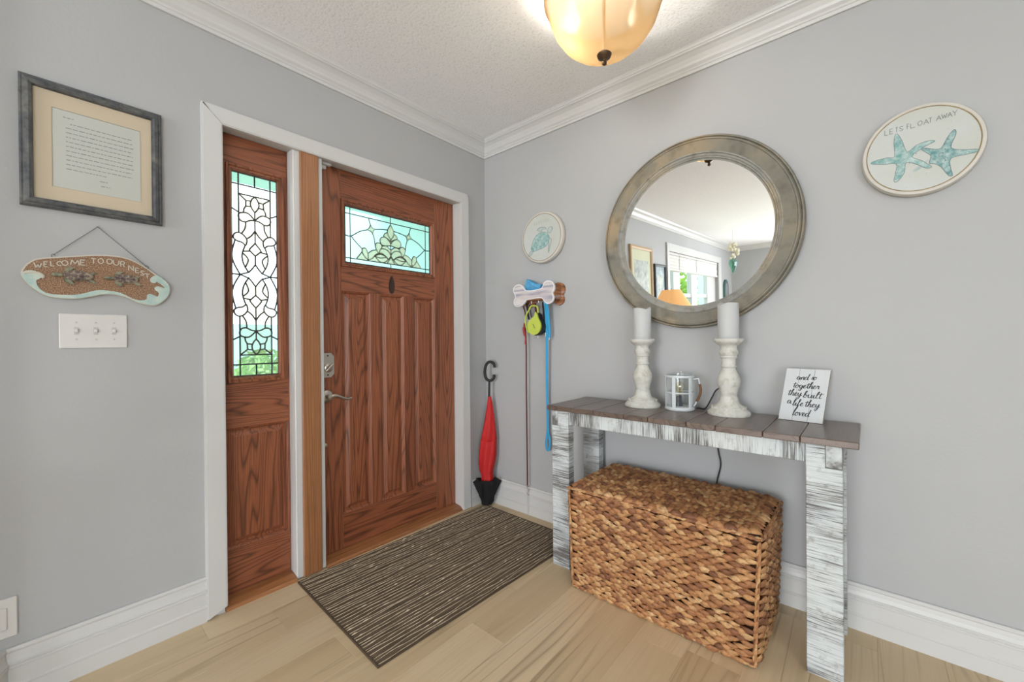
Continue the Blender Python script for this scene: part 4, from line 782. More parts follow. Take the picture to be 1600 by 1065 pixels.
def face(o, ux, uy, un, W_, H_, dx=.045, dy=.0126):
    """yield strand frames over a W x H face"""
    rows = int(H_ / dy); cols = int(W_ / dx)
    for r_ in range(rows):
        for c in range(cols + 1):
            a = (c + (.5 if r_ % 2 else 0)) * W_ / cols; b = (r_ + .5) * H_ / rows
            if a < .012 or a > W_ - .012: continue
            a += random.uniform(-.006, .006); b += random.uniform(-.003, .003)
            a = min(max(a, .024), W_ - .024)
            bul = .006 * math.sin(PI * a / W_) * math.sin(PI * b / H_) + random.uniform(-.001, .0015)
            th = random.gauss(-.03, .09)
            X_ = ux * math.cos(th) + uy * math.sin(th); Y_ = uy * math.cos(th) - ux * math.sin(th)
            yield Matrix(((X_.x, Y_.x, un.x, 0), (X_.y, Y_.y, un.y, 0), (X_.z, Y_.z, un.z, 0), (0, 0, 0, 1))), o + ux * a + uy * b + un * bul
V = Vector
count = 0; rest = MB(); rest_lid = MB()
fr = list(face(V((bx0 + tp * .5, by0 - .001, .004)), V((1, 0, 0)), V((0, 0, 1)), V((0, -1, 0)), bx1 - bx0 - tp, bz - .006))
fr.sort(key=lambda q: -q[1].x)
for rot, loc in fr:
    tpr = (loc.x - 1.347) * (tp / .37) * (.5 - loc.z / bz); loc = loc + V((-tpr, 0, 0))
    i_ = random.randrange(10)
    if count < 210:
        o = bpy.data.objects.new('strand', SMe[i_]); COL.objects.link(o); o.parent = BO; o.matrix_local = Matrix.Translation(loc) @ rot; count += 1
    else: rest.add([loc + (rot.to_3x3() @ Vector(v)) for v in SM[i_].v], SM[i_].f)
for rot, loc in face(V((bx1 - tp * .45, by0, .004)), V((0, 1, 0)), V((0, 0, 1)), V((1, 0, 0)), by1 - by0, bz - .006):
    loc = loc + V(((loc.z / bz - .5) * tp, 0, 0)); i_ = random.randrange(10); rest.add([loc + (rot.to_3x3() @ Vector(v)) for v in SM[i_].v], SM[i_].f)
for rot, loc in face(V((bx0 + tp * .45, by1, .004)), V((0, -1, 0)), V((0, 0, 1)), V((-1, 0, 0)), by1 - by0, bz - .006):
    loc = loc - V(((loc.z / bz - .5) * tp, 0, 0)); i_ = random.randrange(10); rest.add([loc + (rot.to_3x3() @ Vector(v)) for v in SM[i_].v], SM[i_].f)
tops = list(face(V((bx0 - .003, by0 - .002, bz + .014)), V((1, 0, 0)), V((0, 1, 0)), V((0, 0, 1)), bx1 - bx0 + .006, by1 - by0 + .002))
tops.sort(key=lambda q: q[1].y - .3 * q[1].x); cl = 0
for rot, loc in tops:
    i_ = random.randrange(10)
    if cl < 90:
        o = bpy.data.objects.new('strand', SMe[i_]); COL.objects.link(o); o.parent = LD; o.matrix_local = Matrix.Translation(loc) @ rot; cl += 1
    else: rest_lid.add([loc + (rot.to_3x3() @ Vector(v)) for v in SM[i_].v], SM[i_].f)
ob('weave', rest, 'hyacinth', BO, True, kind='stuff'); ob('weave', rest_lid, 'hyacinth', LD, True, kind='stuff')
def braid(pts, r, name, parent):
    mb = MB(); pts = [V(p) for p in pts]
    for a, b in zip(pts[:-1], pts[1:]):
        L = (b - a).length; n = max(2, int(L / .018)); t = (b - a) / L; up = V((0, 0, 1)) if abs(t.z) < .9 else V((1, 0, 0)); s_ = t.cross(up)
        for i in range(n):
            c = a + t * (L * (i + .5) / n); e = s_ * random.uniform(-1, 1) * .002
            mb.tube([c - t * .016 + e - up * r * .3, c + e, c + t * .016 + e + up * r * .3], [r * .35, r, r * .35], 6)
    ob(name, mb, 'hyacinth', parent, True, kind='stuff')
e_ = .004
for x in (bx0, bx1):
    s_ = 1 if x == bx1 else -1
    braid([(x - s_ * tp, by0 - e_, .01), (x, by0 - e_, bz - .006)], .0085, 'corner_braid', BO)
braid([(bx0 - .004, by0 - .008, bz + .010), (bx1 + .004, by0 - .008, bz + .010)], .0085, 'lid_braid', LD)
braid([(bx1 + .008, by0 - .004, bz + .010), (bx1 + .008, by1, bz + .010)], .008, 'lid_braid', LD)
braid([(bx0 + tp, by0 - e_, .010), (bx1 - tp, by0 - e_, .010)], .008, 'base_braid', BO)
for x, z in ((1.055, .385), (1.605, .378)): ob('toggle_knot', MB().tube([(x - .012, by0 - .014, z), (x, by0 - .020, z + .002), (x + .012, by0 - .014, z)], [.006, .010, .006], 8).tube([(x, by0 - .014, z - .012), (x, by0 - .020, z), (x, by0 - .014, z + .012)], [.005, .008, .005], 8), 'hyacinth', BO, True)
for x in (bx0 + tp + .02, bx1 - tp - .02):
    for y in (by0 + .01, by1 - .02): ob('foot', MB().box((x - .018, y - .012, 0), (x + .018, y + .012, .008), .002), 'black', BK)
# ------------------------------------------------------------------ candle holders and candles
def holder(c, lab, rz):
    T = thing('candle_holder', c, lab, 'candle holder', 'turned white candle holders')
    T.rotation_euler = (0, 0, rz)
    H = .318
    pr = [(0, 0), (.080, 0), (.082, .006), (.080, .014), (.070, .022), (.060, .030), (.058, .036), (.047, .042), (.040, .050), (.037, .060), (.034, .072), (.031, .085), (.034, .088), (.033, .093), (.036, .105), (.042, .122), (.045, .138), (.043, .154), (.036, .170), (.029, .184), (.025, .196), (.030, .200), (.031, .206), (.027, .210), (.028, .232), (.029, .236), (.034, .240), (.030, .245), (.036, .254), (.037, .264), (.032, .274), (.031, .282), (.033, .288), (.046, .296), (.056, .304), (.058, .312), (.057, .318), (.050, .318), (.046, .314), (0, .313)]
    pr = [(r, h) for r, h in pr]
    o = ob('turned_post', MB().lathe(pr, (0, 0, 0), 40), 'chalk_white', T, 60); o.matrix_parent_inverse = Matrix.Identity(4)
    # worn bulges on the foot
    mb = MB()
    for q in range(9):
        a = 2 * PI * q / 9; mb.tube([(math.cos(a + t) * .062, math.sin(a + t) * .062, .028 + .004 * math.cos(t * 8)) for t in (-.28, -.1, .1, .28)], [.003, .007, .007, .003], 6)
    o = ob('carved_foot_ring', mb, 'chalk_white', T, True); o.matrix_parent_inverse = Matrix.Identity(4)
    return T
def candle(c, lab, seed):
    T = thing('pillar_candle', c, lab, 'candle', 'white flameless pillar candles'); T.rotation_euler = (0, 0, seed)
    n = 36; vs, fs = [], []; R_ = .0405; H = .150
    top = lambda a: H + .005 * math.sin(a * 2 + .6) + .003 * math.sin(3 * a)
    rows = [(R_ - .002, lambda a: 0), (R_, lambda a: .003), (R_, lambda a: top(a) - .003), (R_ - .003, lambda a: top(a)), (R_ - .007, lambda a: top(a) - .003), (R_ - .011, lambda a: H - .022)]
    for r, f in rows:
        for j in range(n): a = 2 * PI * j / n; vs.append((r * math.cos(a), r * math.sin(a), f(a)))
    for i in range(len(rows) - 1):
        for j in range(n): fs.append((i * n + j, i * n + (j + 1) % n, (i + 1) * n + (j + 1) % n, (i + 1) * n + j))
    fs += [tuple(range(n))[::-1], tuple((len(rows) - 1) * n + j for j in range(n))]
    o = ob('wax', MB().add(vs, fs), 'candle_wax', T, 50); o.matrix_parent_inverse = Matrix.Identity(4)
    o = ob('wick', MB().tube([(0, 0, H - .023), (.001, 0, H - .008)], .0015, 6), 'black', T); o.matrix_parent_inverse = Matrix.Identity(4)
T0 = TZ + .0006
holder((1.178, -.140, T0), 'distressed white turned candle holder left of the lantern', .3); holder((1.547, -.128, T0), 'distressed white turned candle holder right of the lantern', 1.9)
candle((1.178, -.140, T0 + .3132), 'white pillar candle on the holder left of the lantern', .2); candle((1.547, -.128, T0 + .3132), 'white pillar candle on the holder right of the lantern', 2.1)
# ------------------------------------------------------------------ small lantern
LN = thing('lantern', (1.346, -.128, T0), 'small whitewashed metal lantern with glass sides and bulb on the console', 'lantern')
lx_, ly_ = 1.346, -.128
ob('base', MB().lathe([(0, T0), (.060, T0), (.063, T0 + .004), (.062, T0 + .012), (.057, T0 + .016), (0, T0 + .016)], (lx_, ly_, 0), 32), 'basin_zinc', LN, True)
ob('top_ring', MB().lathe([(.053, T0 + .146), (.061, T0 + .146), (.063, T0 + .152), (.061, T0 + .156), (.055, T0 + .156), (.053, T0 + .152), (.053, T0 + .146)], (lx_, ly_, 0), 32), 'basin_zinc', LN, True)
ob('glass', MB().lathe([(.053, T0 + .016), (.053, T0 + .168)], (lx_, ly_, 0), 32, cap=False), 'clear_glass', LN, True)
va = math.atan2(-2.02 - ly_, 1.985 - lx_)
for q in range(5):
    a = va - .42 + q * 2 * PI / 5; r_ = .058; x, y = lx_ + r_ * math.cos(a), ly_ + r_ * math.sin(a)
    mb = MB().box((-.008, -.002, T0 + .014), (.008, .002, T0 + .150), .001); RM = Matrix.Translation((x, y, 0)) @ Matrix.Rotation(a + PI / 2, 4, 'Z'); mb.v = [tuple(RM @ Vector(v)) for v in mb.v]
    ob('upright', mb, 'basin_zinc', LN)
def lattice(a0, a1, z0, z1):
    mb = MB(); P_ = lambda a, z: (lx_ + .0585 * math.cos(a), ly_ + .0585 * math.sin(a), z); n = 9
    for i in range(-n, n + 1):
        for s_ in (1, -1):
            pts = []
            for t in range(9):
                u_ = t / 8; v_ = (i / n + s_ * u_)
                if 0 <= v_ <= 1: pts.append(P_(a0 + (a1 - a0) * u_, z0 + (z1 - z0) * v_))
            if len(pts) > 1: mb.tube(pts, .0005, 4)
    return mb
ob('wire_mesh', lattice(va - 1.60, va - .50, T0 + .018, T0 + .14), 'basin_zinc', LN, kind='stuff')
ob('hoop', MB().tube([(lx_ + .059 * math.cos(t), ly_ + .059 * math.sin(t), T0 + .078) for t in [2 * PI * i / 28 for i in range(28)]], .0028, 6, closed=True), 'basin_zinc', LN, True)
BU = ob('bulb', MB().lathe([(0, T0 + .062), (.010, T0 + .064), (.012, T0 + .078), (.019, T0 + .096), (.020, T0 + .108), (.014, T0 + .121), (0, T0 + .125)], (lx_, ly_, 0), 20), 'bulb_glass', LN, True, label='clear vintage bulb')
ob('filament', MB().tube([(lx_ + .006 * math.cos(t * 2), ly_ + .006 * math.sin(t * 2), T0 + .078 + .004 * t) for t in range(9)], .0007, 4), 'gilt_frame', BU)
ob('socket', MB().lathe([(0, T0 + .016), (.014, T0 + .016), (.014, T0 + .056), (.009, T0 + .064), (0, T0 + .064)], (lx_, ly_, 0), 16), 'mesh_dark', LN, True)
hr = va + 1.45; hv = V((math.cos(hr), math.sin(hr), 0)); hc = V((lx_, ly_, 0))
ob('bracket', MB().tube([hc + hv * .056 + V((0, 0, T0 + .138)), hc + hv * .078 + V((0, 0, T0 + .142)), hc + hv * .083 + V((0, 0, T0 + .118))], .003, 6).tube([hc + hv * .058 + V((0, 0, T0 + .018)), hc + hv * .066 + V((0, 0, T0 + .03)), hc + hv * .071 + V((0, 0, T0 + .044))], .003, 6), 'basin_zinc', LN, True)
ob('rope_handle', MB().tube(smoothpath([hc + hv * .083 + V((0, 0, T0 + .118)), hc + hv * .087 + V((0, 0, T0 + .09)), hc + hv * .080 + V((0, 0, T0 + .06)), hc + hv * .069 + V((0, 0, T0 + .040))]), .0055, 8), 'rope_brown', LN, True, label='brown rope-wrapped handle')
zc = T0 + .003
cp = [(1.408, -.092, zc + .004), (1.420, -.086, zc + .004), (1.440, -.075, zc + .004), (1.462, -.06, zc + .05), (1.478, -.05, zc + .085), (1.505, -.045, zc + .098), (1.535, -.04, zc + .08), (1.525, -.035, zc + .035), (1.505, -.030, zc + .012), (1.49, -.022, zc - .004), (1.478, -.016, .74), (1.470, -.014, .66), (1.476, -.013, .59), (1.486, -.013, .53), (1.472, -.014, .46), (1.465, -.03, .38)]
CB = thing('power_cord', (1.40, -.09, T0), 'black power cord looping from the lantern down behind the console', 'cord')
ob('cable', MB().tube(smoothpath(cp, 5), .0032, 8), 'black', CB, True); ob('inline_plug', MB().box((1.498, -.041, zc - .001), (1.514, -.025, zc + .028), .003), 'black', CB)
# ------------------------------------------------------------------ lettered board
A0, A1, A3 = V((1.7201, -.108, TZ + .001)), V((1.8599, -.129, TZ + .001)), V((1.743, -.053, .975))
BDG = thing('word_sign', A0, 'white plank sign lettered and so together they built a life they loved', 'sign')
uX, uY = A1 - A0, A3 - A0; uN = uX.cross(uY).normalized()
if uN.y > 0: uN = -uN
th_ = .011
def B3(a, b, h=0.0): return A0 + uX * a + uY * b + uN * h
def slab(a0, a1, b0, b1, h0, h1): return MB().add([B3(a, b, h) for h in (h0, h1) for a, b in ((a0, b0), (a1, b0), (a1, b1), (a0, b1))], [(0, 1, 2, 3), (4, 5, 6, 7)] + [(i, (i + 1) % 4, 4 + (i + 1) % 4, 4 + i) for i in range(4)])
ob('backing', slab(0, 1, 0, 1, -th_, -.002), 'board_edge', BDG)
for a, b in ((0, .315), (.323, .660), (.668, 1)): ob('plank', slab(a, b, 0, 1, -.002, .0012), 'sign_board', BDG)
def word(mb, txt, s0, s1, t, xh, ww):
    adv = sum(CUR[c][1] for c in txt); sc_ = (s1 - s0) / adv; x = s0; st = []
    for c in txt:
        for q in CUR[c][0]: st.append([((x + (a + .18 * b - .1) * sc_), t + b * xh) for a, b in q])
        x += CUR[c][1] * sc_
    W_, H_ = uX.length, uY.length
    st = [[(a * W_, b * H_) for a, b in q] for q in st]
    ribbons(mb, strokes2d(st, lambda d_: ww * (1.25 if d_.y < -.3 else .7), 4), lambda a, b, h: B3(a / W_, b / H_, .0012 + h), .0003)
mb = MB()
for txt, s0, s1, t, xh in [('and', .28, .55, .79, .052), ('so', .61, .73, .80, .048), ('together', .22, .83, .63, .052), ('they', .13, .45, .475, .055), ('built', .49, .90, .455, .055), ('a', .15, .25, .315, .058), ('life', .28, .53, .285, .055), ('they', .56, .89, .285, .055), ('loved', .32, .70, .10, .058)]: word(mb, txt, s0, s1, t, xh * 1.08, .0026)
ob('script_lettering', mb, 'ink_dark', BDG, label='black brush script lettering')
# ------------------------------------------------------------------ round mirror
MR = thing('round_mirror', (1.3736, -.047, 1.578), 'large round mirror in a weathered grey wooden frame with warm lamp tint painted in', 'mirror'); MR.rotation_euler = (.034, 0, 0)
def loc_ob(*a, **k_):
    o = ob(*a, **k_); o.matrix_parent_inverse = Matrix.Identity(4); return o
pr = [(.4327, .020), (.4327, -.004), (.429, -.011), (.424, -.011), (.422, -.005), (.420, -.010), (.416, -.016), (.411, -.017), (.408, -.013), (.362, -.006)]
pi = [(.362, -.006), (.359, -.010), (.355, -.010), (.353, -.004), (.345, -.001), (.342, .003), (.338, .003), (.334, .010), (.328, .012)]
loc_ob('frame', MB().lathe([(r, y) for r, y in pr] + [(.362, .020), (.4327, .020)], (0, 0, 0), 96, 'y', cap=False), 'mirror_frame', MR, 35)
loc_ob('inner_moulding', MB().lathe(pi + [(.328, .018), (.362, .018), (.362, -.006)], (0, 0, 0), 96, 'y', cap=False), 'mirror_inner', MR, 30)
loc_ob('mirror_glass', MB().lathe([(0, .012), (.333, .012), (.333, .014), (0, .014)], (0, 0, 0), 96, 'y', cap=False), 'mirror', MR)
# ------------------------------------------------------------------ round wall plaques
def plaque(c, lab):
    T = thing('wall_plaque', (c[0], 0, c[1]), lab, 'plaque', 'round painted beach plaques'); R_ = .154
    ob('rim', MB().lathe([(0, -.001), (R_ - .004, -.001), (R_, -.006), (R_, -.026), (R_ - .004, -.034), (R_ - .012, -.036), (R_ - .014, -.034), (0, -.034)], (c[0], 0, c[1]), 64, 'y'), 'plaque_rim', T, 40)
    ob('face', MB().lathe([(0, -.034), (R_ - .0155, -.034), (R_ - .0155, -.0348), (0, -.0348)], (c[0], 0, c[1]), 64, 'y'), 'plaque_face', T)
    ob('gold_line', MB().tube([(c[0] + (R_ - .0145) * math.cos(t), -.035, c[1] + (R_ - .0145) * math.sin(t)) for t in [2 * PI * i / 64 for i in range(64)]], .0014, 6, closed=True), 'plaque_line', T)
    return T
def decal(name, poly, m, T, y0=-.0346, th=.0009, k_=3): return ob(name, MB().prism(sp2(poly, k_), y0, y0 - th, 'y'), m, T)
PA = plaque((2.127, 1.740), 'round plaque with two aqua starfish lettered LETS FLOAT AWAY')
def star(paths, name, m, ctr, lab, th=.0009):
    s_ = decal(name, paths, m, PA, th=th, k_=3); s_['label'] = lab
    mb = MB(); pts = sp2(paths, 3)
    mb.tube([(a, -.0356, b) for a, b in pts], .0007, 5, closed=True); ob('outline', mb, 'ink_grey', s_)
    mb = MB(); r_ = random.Random(5)
    for _ in range(46):
        q = r_.choice(paths); f = r_.uniform(.05, .8); a, b = ctr[0] + (q[0] - ctr[0]) * f + r_.uniform(-.003, .003), ctr[1] + (q[1] - ctr[1]) * f + r_.uniform(-.003, .003); mb.lathe([(0, -.0355), (r_.uniform(.0006, .0016), -.0355), (.0004, -.0358)], (a, 0, b), 6, 'y', cap=False)
    ob('speckles', mb, 'ink_grey', s_, kind='stuff')
decal('painted_starfish', TR['star3'], 'star_pale', PA, th=.0004)
star(TR['star2'], 'painted_starfish', 'star_teal', (2.18, 1.705), 'right starfish, darker teal', .0006); 
star(TR['star1'], 'painted_starfish', 'star_aqua', (2.082, 1.713), 'left starfish, pale aqua', .0011)
mb = MB()
for ch, (x0, z0, x1, z1) in zip('LETSFLOATAWAY', TR['float_text']): ribbons(mb, strokes2d([[(x0 + a * (x1 - x0), z0 + b * (z1 - z0)) for a, b in st] for st in CAPS[ch]], .0016, 3 if ch in 'OS' else 1), lambda a, b, h: (a, -.0348 - h, b), .0006)
ob('lettering', mb, 'ink_grey', PA, label='thin grey LETS FLOAT AWAY lettering')
mb = MB(); r_ = random.Random(9)
for _ in range(26): a, q = r_.uniform(0, 2 * PI), r_.uniform(.06, .13); mb.lathe([(0, -.0350), (r_.uniform(.0006, .0014), -.0350), (.0003, -.0353)], (2.127 + q * math.cos(a), 0, 1.74 + q * math.sin(a)), 6, 'y', cap=False)
ob('paint_specks', mb, 'ink_faint', PA, kind='stuff')
PB = plaque((.509, 1.7115), 'round plaque with an aqua sea turtle, beside the front door corner')
for nm, ky, m_ in (('painted_turtle', 'tbody', 'star_aqua'), ('painted_turtle_head', 'thead', 'star_pale'), ('painted_flipper', 'tflip1', 'star_pale'), ('painted_flipper', 'tflip2', 'star_pale'), ('painted_flipper', 'ttail', 'star_pale')):
    s_ = decal(nm, TR[ky], m_, PB, th=.0011 if ky == 'tbody' else .0006, k_=3); ob('outline', MB().tube([(a, -.0356, b) for a, b in sp2(TR[ky], 3)], .0008, 5, closed=True), 'ink_grey', s_)
mb = MB(); bd = TR['tbody']; ctr = (sum(a for a, b in bd) / len(bd), sum(b for a, b in bd) / len(bd))
for _ in range(40): q = r_.choice(bd); f = r_.uniform(.05, .85); mb.lathe([(0, -.0355), (r_.uniform(.001, .003), -.0355), (.0006, -.0358)], (ctr[0] + (q[0] - ctr[0]) * f, 0, ctr[1] + (q[1] - ctr[1]) * f), 6, 'y', cap=False)
ob('speckles', mb, 'ink_grey', PB, kind='stuff')
mb = MB()
for i_ in range(7):
    x = .455 + i_ * .0165; mb.box((x, -.0352, 1.792 + .0015 * i_), (x + .003, -.0348, 1.810 + .0015 * i_)); mb.box((x, -.0352, 1.792 + .0015 * i_), (x + .009, -.0348, 1.7935 + .0015 * i_))
ob('faint_lettering', mb, 'ink_faint', PB)
# ------------------------------------------------------------------ bone leash rack
RK = thing('leash_rack', (.49, -.05, 1.36), 'wooden dog-bone leash rack with shelf and hooks', 'leash rack')
bo = sp2(TR['bone'], 3)
FBn = ob('front_board', MB().prism(bo, -.100, -.088, 'y'), 'bone_rim', RK); ob('bone_face', MB().prism(inset(bo, .0055), -.100, -.1012, 'y'), 'bone_wood', FBn, label='striped pale wood print')
bk = [(a + .012, b - .004) for a, b in bo]; ob('back_board', MB().prism(bk, -.014, 0, 'y'), 'bone_back', RK)
ob('shelf_floor', MB().box((.36, -.088, 1.332), (.63, -.014, 1.344), .002), 'bone_back', RK)
for x in (.36, .622): ob('end_board', MB().prism([(-.088, 1.338), (-.014, 1.338), (-.014, 1.405), (-.04, 1.385), (-.088, 1.385)], x, x + .012, 'x'), 'bone_back', RK)
for x in (.385, .440, .495, .552, .605): ob('hook', MB().tube([(x, -.050, 1.332), (x, -.050, 1.316), (x, -.056, 1.308), (x, -.066, 1.309), (x, -.069, 1.317)], .0022, 6), 'steel', RK)
bg = [(a, b) for a, b in TR['bag']]; bag = MB(); n = len(bg); cxb = (.47, 1.405)
bag.add([(a, -.078 + .004 * (i_ % 2), b) for i_, (a, b) in enumerate(bg)] + [(cxb[0], -.086, cxb[1] + .02)] + [(a + .006, -.030 + .006 * (i_ % 2), b - .004) for i_, (a, b) in enumerate(bg)], [(i_, (i_ + 1) % n, n) for i_ in range(n)] + [(i_, (i_ + 1) % n, n + 1 + (i_ + 1) % n, n + 1 + i_) for i_ in range(n)] + [tuple(range(n + 1, 2 * n + 1))[::-1]])
bag.box((.41, -.078, 1.345), (.53, -.028, 1.405), .006)
ob('waste_bag_pouch', bag, 'blue_bag', label='crumpled blue bags poking out of the bone rack', cat='bag')
# lime retractable leash
RL = thing('retractable_leash', (.44, -.07, 1.31), 'lime green retractable dog leash hanging on the bone rack', 'dog leash')
ctr = V((.490, -.075, 1.180)); ring = smoothpath([(.436, -.072, 1.273), (.452, -.070, 1.297), (.482, -.068, 1.300), (.502, -.070, 1.288), (.508, -.072, 1.252), (.514, -.074, 1.236), (.490, -.074, 1.228), (.462, -.074, 1.196), (.448, -.074, 1.150), (.436, -.074, 1.142), (.420, -.074, 1.170), (.411, -.074, 1.218), (.419, -.073, 1.250)], 5, True)
ob('loop_handle', MB().tube(ring, .0052, 8, closed=True), 'lime', RL, True)
tear = [(.490 + .049 * math.cos(t), 1.178 + .052 * math.sin(t)) for t in [PI * 1.25 + 2 * PI * .77 * i / 30 - PI * .12 for i in range(31)]] 
te2 = [(.490 + .050 * math.cos(t), 1.178 + .052 * math.sin(t)) for t in [math.radians(155 + i * 10) for i in range(24)]] + [(.520, 1.225), (.512, 1.252), (.500, 1.262), (.492, 1.236), (.468, 1.222)]
CSg = ob('casing', MB().prism([(a + .010, b - .004) for a, b in te2], -.082, -.055, 'y'), 'black', RL); ob('lime_cover', MB().prism(te2, -.082, -.092, 'y'), 'lime', RL)
ob('emblem', MB().tube([(.482, -.0925, 1.190), (.488, -.0925, 1.184), (.492, -.0925, 1.172), (.498, -.0925, 1.166)], .0018, 6), 'ink_dark', CSg)
ob('hang_cord', MB().tube(smoothpath([(.440, -.066, 1.309), (.436, -.062, 1.290), (.446, -.064, 1.250), (.452, -.066, 1.235)]), .003, 6), 'black', RL, True)
# other straps and clips hanging in the cluster
for x, z0, z1, m_, lab in ((.404, 1.316, 1.20, 'black', 'black strap hanging left on the bone rack'), (.470, 1.316, 1.105, 'maroon', 'dark red strap with clip behind the lime leash'), (.527, 1.316, 1.118, 'steel', 'small silver clip hanging right of the lime leash')):
    T = thing('leash_strap', (x, -.05, z0), lab, 'strap')
    ob('strap', MB().tube(smoothpath([(x, -.050, z0 + .004), (x + .006, -.046, (z0 + z1) / 2), (x + .012, -.046, z1 + .02)]), .0032, 6, flat=2.2), 'black' if m_ == 'steel' else m_, T, True); ob('clip', MB().tube([(x + .012, -.046, z1 + .022), (x + .016, -.046, z1 + .006), (x + .013, -.046, z1 - .004), (x + .009, -.046, z1 + .004)], .0022, 6), 'steel', T, True)
RD = thing('thin_leash', (.385, -.05, 1.31), 'long thin dark red leash with steel chain end reaching the floor', 'dog leash')
ob('cord', MB().tube(smoothpath([(.386, -.066, 1.312), (.388, -.046, 1.26), (.386, -.044, 1.17), (.391, -.043, 1.05), (.388, -.041, .80), (.386, -.037, .50), (.384, -.033, .19)], 5), .0042, 8), 'maroon', RD, True)
ob('red_clip', MB().tube(smoothpath([(.384, -.050, 1.20), (.380, -.052, 1.17), (.386, -.054, 1.14), (.392, -.05, 1.11), (.390, -.05, 1.07)]), [.004] * 6 + [.008] * 10 + [.005] * 9, 8), 'red_clip', RD, True)
ob('coil_spring', MB().tube([(.384 + .005 * math.cos(t), -.032 + .005 * math.sin(t), .19 - .0045 * t) for t in [i * .5 for i in range(30)]], .002, 5), 'steel', RD)
ob('chain', chain((.384, -.031, .125), (.386, -.030, .012), .012), 'steel', RD)
BL = thing('blue_leash', (.552, -.05, 1.31), 'bright blue webbing leash hanging with a looped end', 'dog leash')
def webbing(pts, wd, th=.0016):
    pts = smoothpath(pts, 5); mb = MB(); vs = []; fs = []
    for p_ in pts: vs += [p_ + V((-wd / 2, 0, 0)), p_ + V((wd / 2, 0, 0)), p_ + V((wd / 2, th, 0)), p_ + V((-wd / 2, th, 0))]
    for i_ in range(len(pts) - 1):
        for j_ in range(4): fs.append((i_ * 4 + j_, i_ * 4 + (j_ + 1) % 4, i_ * 4 + 4 + (j_ + 1) % 4, i_ * 4 + 4 + j_))
    return mb.add(vs, fs)
ob('strap', webbing([(.553, -.068, 1.318), (.551, -.052, 1.25), (.550, -.046, 1.10), (.545, -.040, .90), (.542, -.034, .70), (.540, -.030, .545)], .017), 'blue_web', BL)
ob('strap', webbing([(.566, -.066, 1.318), (.568, -.056, 1.25), (.572, -.050, 1.16), (.570, -.048, 1.105)], .015), 'blue_web', BL)
ob('loop', MB().tube(smoothpath([(.540, -.030, .556), (.534, -.030, .520), (.526, -.030, .475), (.533, -.030, .440), (.546, -.028, .438), (.552, -.026, .470), (.548, -.026, .515), (.542, -.028, .545)], 4, True), .0042, 6, closed=True, flat=1.6), 'blue_web', BL, True)
ob('steel_snap', MB().tube([(.570, -.048, 1.107), (.570, -.049, 1.096)], .003, 6), 'steel', BL)
# ------------------------------------------------------------------ folded inverted umbrella
UM = thing('umbrella', (.080, -.088, .007), 'closed red and black umbrella with C-shaped handle leaning in the corner', 'umbrella')
p0, p1 = V((.078, -.086, .008)), V((.084, -.050, .955)); ax = (p1 - p0)
e1 = V((.756, .654, 0)); e2 = V((.654, -.756, 0))
def loft(rows, n, folds, amp, ph=0.0, depth=.72):
    vs, fs = [], []
    for t, wd, sh in rows:
        c = p0 + ax * t + e1 * sh
        for j in range(n):
            a = 2 * PI * j / n; r_ = wd * (1 + amp * math.sin(folds * a + ph + t * 9) + amp * .4 * math.sin(2.3 * folds * a + t * 21)); vs.append(c + e1 * (r_ * math.cos(a)) + e2 * (r_ * depth * math.sin(a)))
    m = len(rows)
    for i_ in range(m - 1):
        for j in range(n): fs.append((i_ * n + j, i_ * n + (j + 1) % n, (i_ + 1) * n + (j + 1) % n, (i_ + 1) * n + j))
    fs += [tuple(range(n))[::-1], tuple((m - 1) * n + j for j in range(n))]
    return MB().add(vs, fs)
ob('red_canopy', loft([(.06, .004, .012), (.10, .014, .010), (.14, .026, .004), (.17, .036, .0), (.19, .038, .002), (.215, .036, -.002), (.24, .042, -.006), (.29, .050, -.004), (.34, .053, 0), (.39, .054, .001), (.44, .052, .003), (.445, .049, .003), (.45, .053, .004), (.50, .047, .006), (.56, .038, .008), (.62, .029, .008), (.68, .020, .007), (.73, .014, .005), (.755, .010, .004)], 48, 6, .09), 'red_cloth', UM, 55)
ob('black_canopy', loft([(.0, .024, .0), (.01, .030, 0), (.03, .036, .004), (.05, .039, .0), (.07, .046, -.004), (.09, .050, .002), (.12, .060, -.002), (.15, .068, -.003), (.172, .070, -.002), (.178, .060, -.002), (.15, .046, -.002), (.12, .03, 0)], 60, 5, .20, 1.0), 'black_cloth', UM, 55)
def flap(pts, th=.004): 
    P_ = [p0 + ax * t + e1 * a + e2 * b for t, a, b in pts]; n = len(P_); return MB().add(P_ + [q + e2 * th for q in P_], [tuple(range(n)), tuple(range(n, 2 * n))[::-1]] + [(i_, (i_ + 1) % n, n + (i_ + 1) % n, n + i_) for i_ in range(n)])
ob('black_flap', flap([(.158, -.094, .0), (.192, -.062, .03), (.14, -.030, .05), (.06, -.034, .04), (.10, -.062, .02)]), 'black_cloth', UM); ob('black_flap', flap([(.166, .096, .0), (.205, .050, .03), (.15, .016, .055), (.03, .020, .040), (.08, .056, .02)]), 'black_cloth', UM)
ob('shaft', MB().tube([p0 + ax * .74, p0 + ax * .865], .0075, 10), 'black', UM, True)
hc = p0 + ax * .93; hz_ = ax.normalized()
